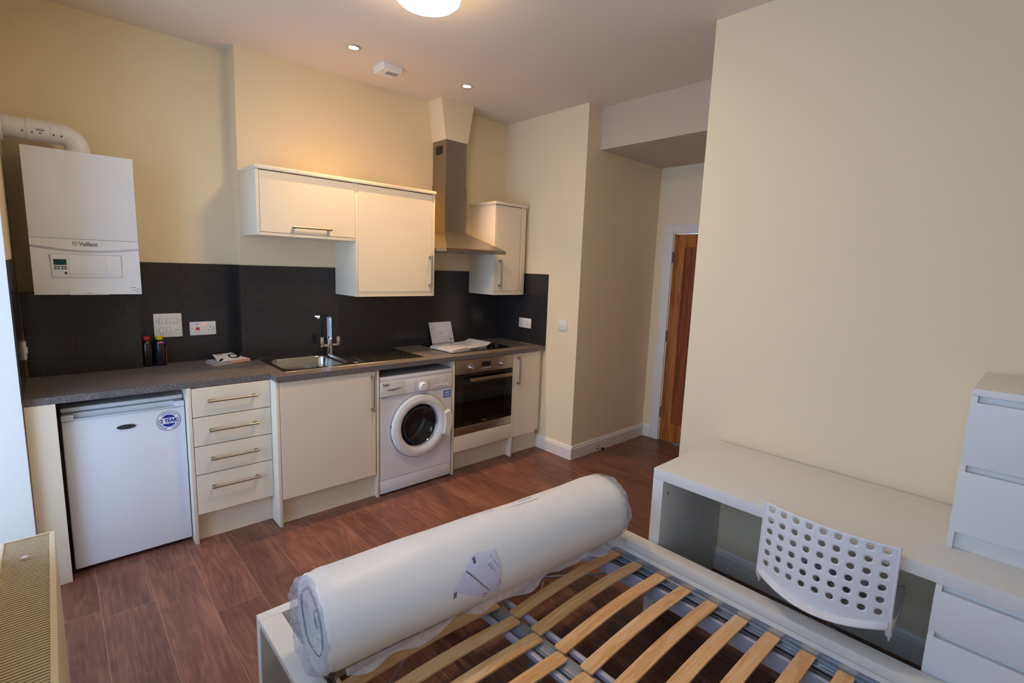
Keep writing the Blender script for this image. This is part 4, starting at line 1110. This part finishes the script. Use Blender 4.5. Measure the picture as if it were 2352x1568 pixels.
# holed field: cells with circular openings
def cell(s0, s1, z1, z0, sc, zc, hole):
    K = 5; sq = []
    for (a, b) in (((s0, z0), (s1, z0)), ((s1, z0), (s1, z1)), ((s1, z1), (s0, z1)), ((s0, z1), (s0, z0))):
        for k in range(K): sq.append((a[0] + (b[0] - a[0]) * k / K, a[1] + (b[1] - a[1]) * k / K))
    if not hole:
        m.poly([backsurf(*p) for p in sq], [tuple(range(len(sq)))]); return
    ci = []
    for (a, b) in sq:
        an = math.atan2((b - zc), (a - sc) * HW); ci.append((sc + 0.0108 * math.cos(an) / HW, zc + .0108 * math.sin(an)))
    mid = [((a + c) / 2, (b + d) / 2) for (a, b), (c, d) in zip(sq, ci)]
    m.loops([[backsurf(*p) for p in sq], [backsurf(*p) for p in mid], [backsurf(*p) for p in ci]], cap1=False)
for i in range(NCOL):
    for j in range(NROW):
        sc = (i - 4) * ps; zc = zt_ - j * pz; cell(sc - ps / 2, sc + ps / 2, zc + pz / 2, zc - pz / 2, sc, zc, True)
edge = 4.5 * ps
def fill(s0, s1, z0, z1, ns, nz): m.grid(lambda u, v: backsurf(s0 + (s1 - s0) * u, z0 + (z1 - z0) * v), ns, nz)
fill(-edge, edge, .781, .781, 1, 1) if False else None
fill(-edge, edge, zt_ + pz / 2, .7815, 45, 1) if zt_ + pz / 2 < .7815 else None
fill(-edge, edge, .487, zt_ - 5.5 * pz, 45, 8)
for s0, s1 in ((-1, -edge), (edge, 1)):
    fill(s0, s1, zt_ - 5.5 * pz, .781, 2, 30); fill(s0, s1, .487, zt_ - 5.5 * pz, 2, 8)
bmesh.ops.remove_doubles(m.bm, verts=list(m.bm.verts), dist=.0006)
bk = m.build('backrest', M['chairp'], t, smooth=40, solid=.0042)
for s_ in (-1, 1):                                     # turned side flanges running down into the seat sides
    m = MB(); yy = YC - s_ * HW
    m.tube([(1.750, yy, .782), (1.7505, yy, .65), (1.752, yy, .55), (1.757, yy, .49), (1.775, yy, .466), (1.80, yy, .455)], [.0042, .005, .0065, .009, .010, .008], 12)
    m.build('side_flange', M['chairp'], t)
m = MB()
def seat(u, v):
    s = -1 + 2 * u; x = 1.79 + .37 * v
    z = .446 + .028 * abs(s) ** 4 - .012 * math.sin(PI * v) + .006 * (s * s) - (.02 * ((v - .85) / .15) ** 2 if v > .85 else 0)
    hw = HW * (1 - .10 * v ** 3)
    return (x, YC - s * hw, z)
m.grid(seat, 24, 20)
for s_ in (-1, 1):
    m.grid(lambda u, v, s_=s_: (1.775 + .36 * u, YC - s_ * (HW * (1 - .1 * u ** 3) + .002), .474 - .03 * v + .004 * math.sin(PI * u)), 18, 3)
m.build('seat', M['chairp'], t, smooth=50, solid=.004)
m = MB()
for k in range(7):
    for r_ in (-.105, -.035, .035, .105): m.box(1.84 + k * .04, 1.846 + k * .04, YC + r_ - .024, YC + r_ + .024, .4375 + .012 * (1 - math.sin(PI * (.14 + k * .108))) , .4555)
m.build('seat_slot', M['grey'], t)
cxh, cyh = 1.965, YC
m = MB().tube([(cxh, cyh, .10), (cxh, cyh, .27)], .025, 24).tube([(cxh, cyh, .27), (cxh, cyh, .425)], .014, 20).box(cxh - .09, cxh + .09, cyh - .07, cyh + .07, .42, .430)
m.build('gas_column', M['chrome'], t)
for k in range(5):
    a = 2 * PI * k / 5 + 2.75; c_, s__ = math.cos(a), math.sin(a)
    m = MB().tube([(cxh + .02 * c_, cyh + .02 * s__, .115), (cxh + .15 * c_, cyh + .15 * s__, .098), (cxh + .27 * c_, cyh + .27 * s__, .078)], [.016, .013, .011], 12)
    lg_ = m.build('leg', M['chrome'], t)
    ex, ey = cxh + .268 * c_, cyh + .268 * s__
    MB().tube([(ex - .012 * s__, ey + .012 * c_, .026), (ex - .024 * s__, ey + .024 * c_, .026)], .026, 20).tube([(ex + .012 * s__, ey - .012 * c_, .026), (ex + .024 * s__, ey - .024 * c_, .026)], .026, 20).tube([(ex, ey, .03), (ex, ey, .075)], .008, 12).build('caster', M['black'], lg_)

# ------------------------------------------------------------------ lights
def spot(name, loc, target, W_, col, ang, blend, size):
    d = bpy.data.lights.new(name, 'SPOT'); d.energy = W_; d.color = col; d.spot_size = math.radians(ang); d.spot_blend = blend; d.shadow_soft_size = size
    o = bpy.data.objects.new(name, d); COL.objects.link(o); o.location = loc
    o.rotation_euler = (Vector(target) - Vector(loc)).to_track_quat('-Z', 'Y').to_euler(); return o
for x, y, _ in DL: spot('downlight_lamp', (x, y + .022, C - .012), (x, y - .02, 0), 115, (1, .60, .25), 80, 1.0, .012)
w = bpy.data.worlds.new('overcast_daylight'); bpy.context.scene.world = w; w.use_nodes = True
bg = w.node_tree.nodes['Background']; bg.inputs[0].default_value = (.44, .62, 1.0, 1); bg.inputs[1].default_value = 7
for y0, y1, z0, z1 in ((-1.03, 0, .2, 2.58), (-3.25, -1.85, 1.0, 2.30)):
    d = bpy.data.lights.new('window_portal', 'AREA'); d.shape = 'RECTANGLE'; d.size = y1 - y0; d.size_y = z1 - z0; d.cycles.is_portal = True
    o = bpy.data.objects.new('window_portal', d); COL.objects.link(o); o.location = (XW - .06, (y0 + y1) / 2, (z0 + z1) / 2)
    o.rotation_euler = Vector((1, 0, 0)).to_track_quat('-Z', 'Z').to_euler()

# ------------------------------------------------------------------ camera + view
cam = bpy.data.cameras.new('camera'); co = bpy.data.objects.new('camera', cam); COL.objects.link(co)
co.location = (-.16368, -3.00576, 1.61026)
co.rotation_euler = (math.radians(81.66352), math.radians(-2.00944), math.radians(-42.57457))
cam.sensor_fit = 'HORIZONTAL'; cam.sensor_width = 36; cam.lens = 1142.5887 / 2352 * 36; cam.clip_start = .02
sc = bpy.context.scene; sc.camera = co
vs = sc.view_settings; vs.view_transform = 'Standard'; vs.look = 'None'; vs.gamma = 1; vs.exposure = -.2; vs.use_curve_mapping = False
for o in bpy.data.objects:
    if '_o' in o: del o['_o']
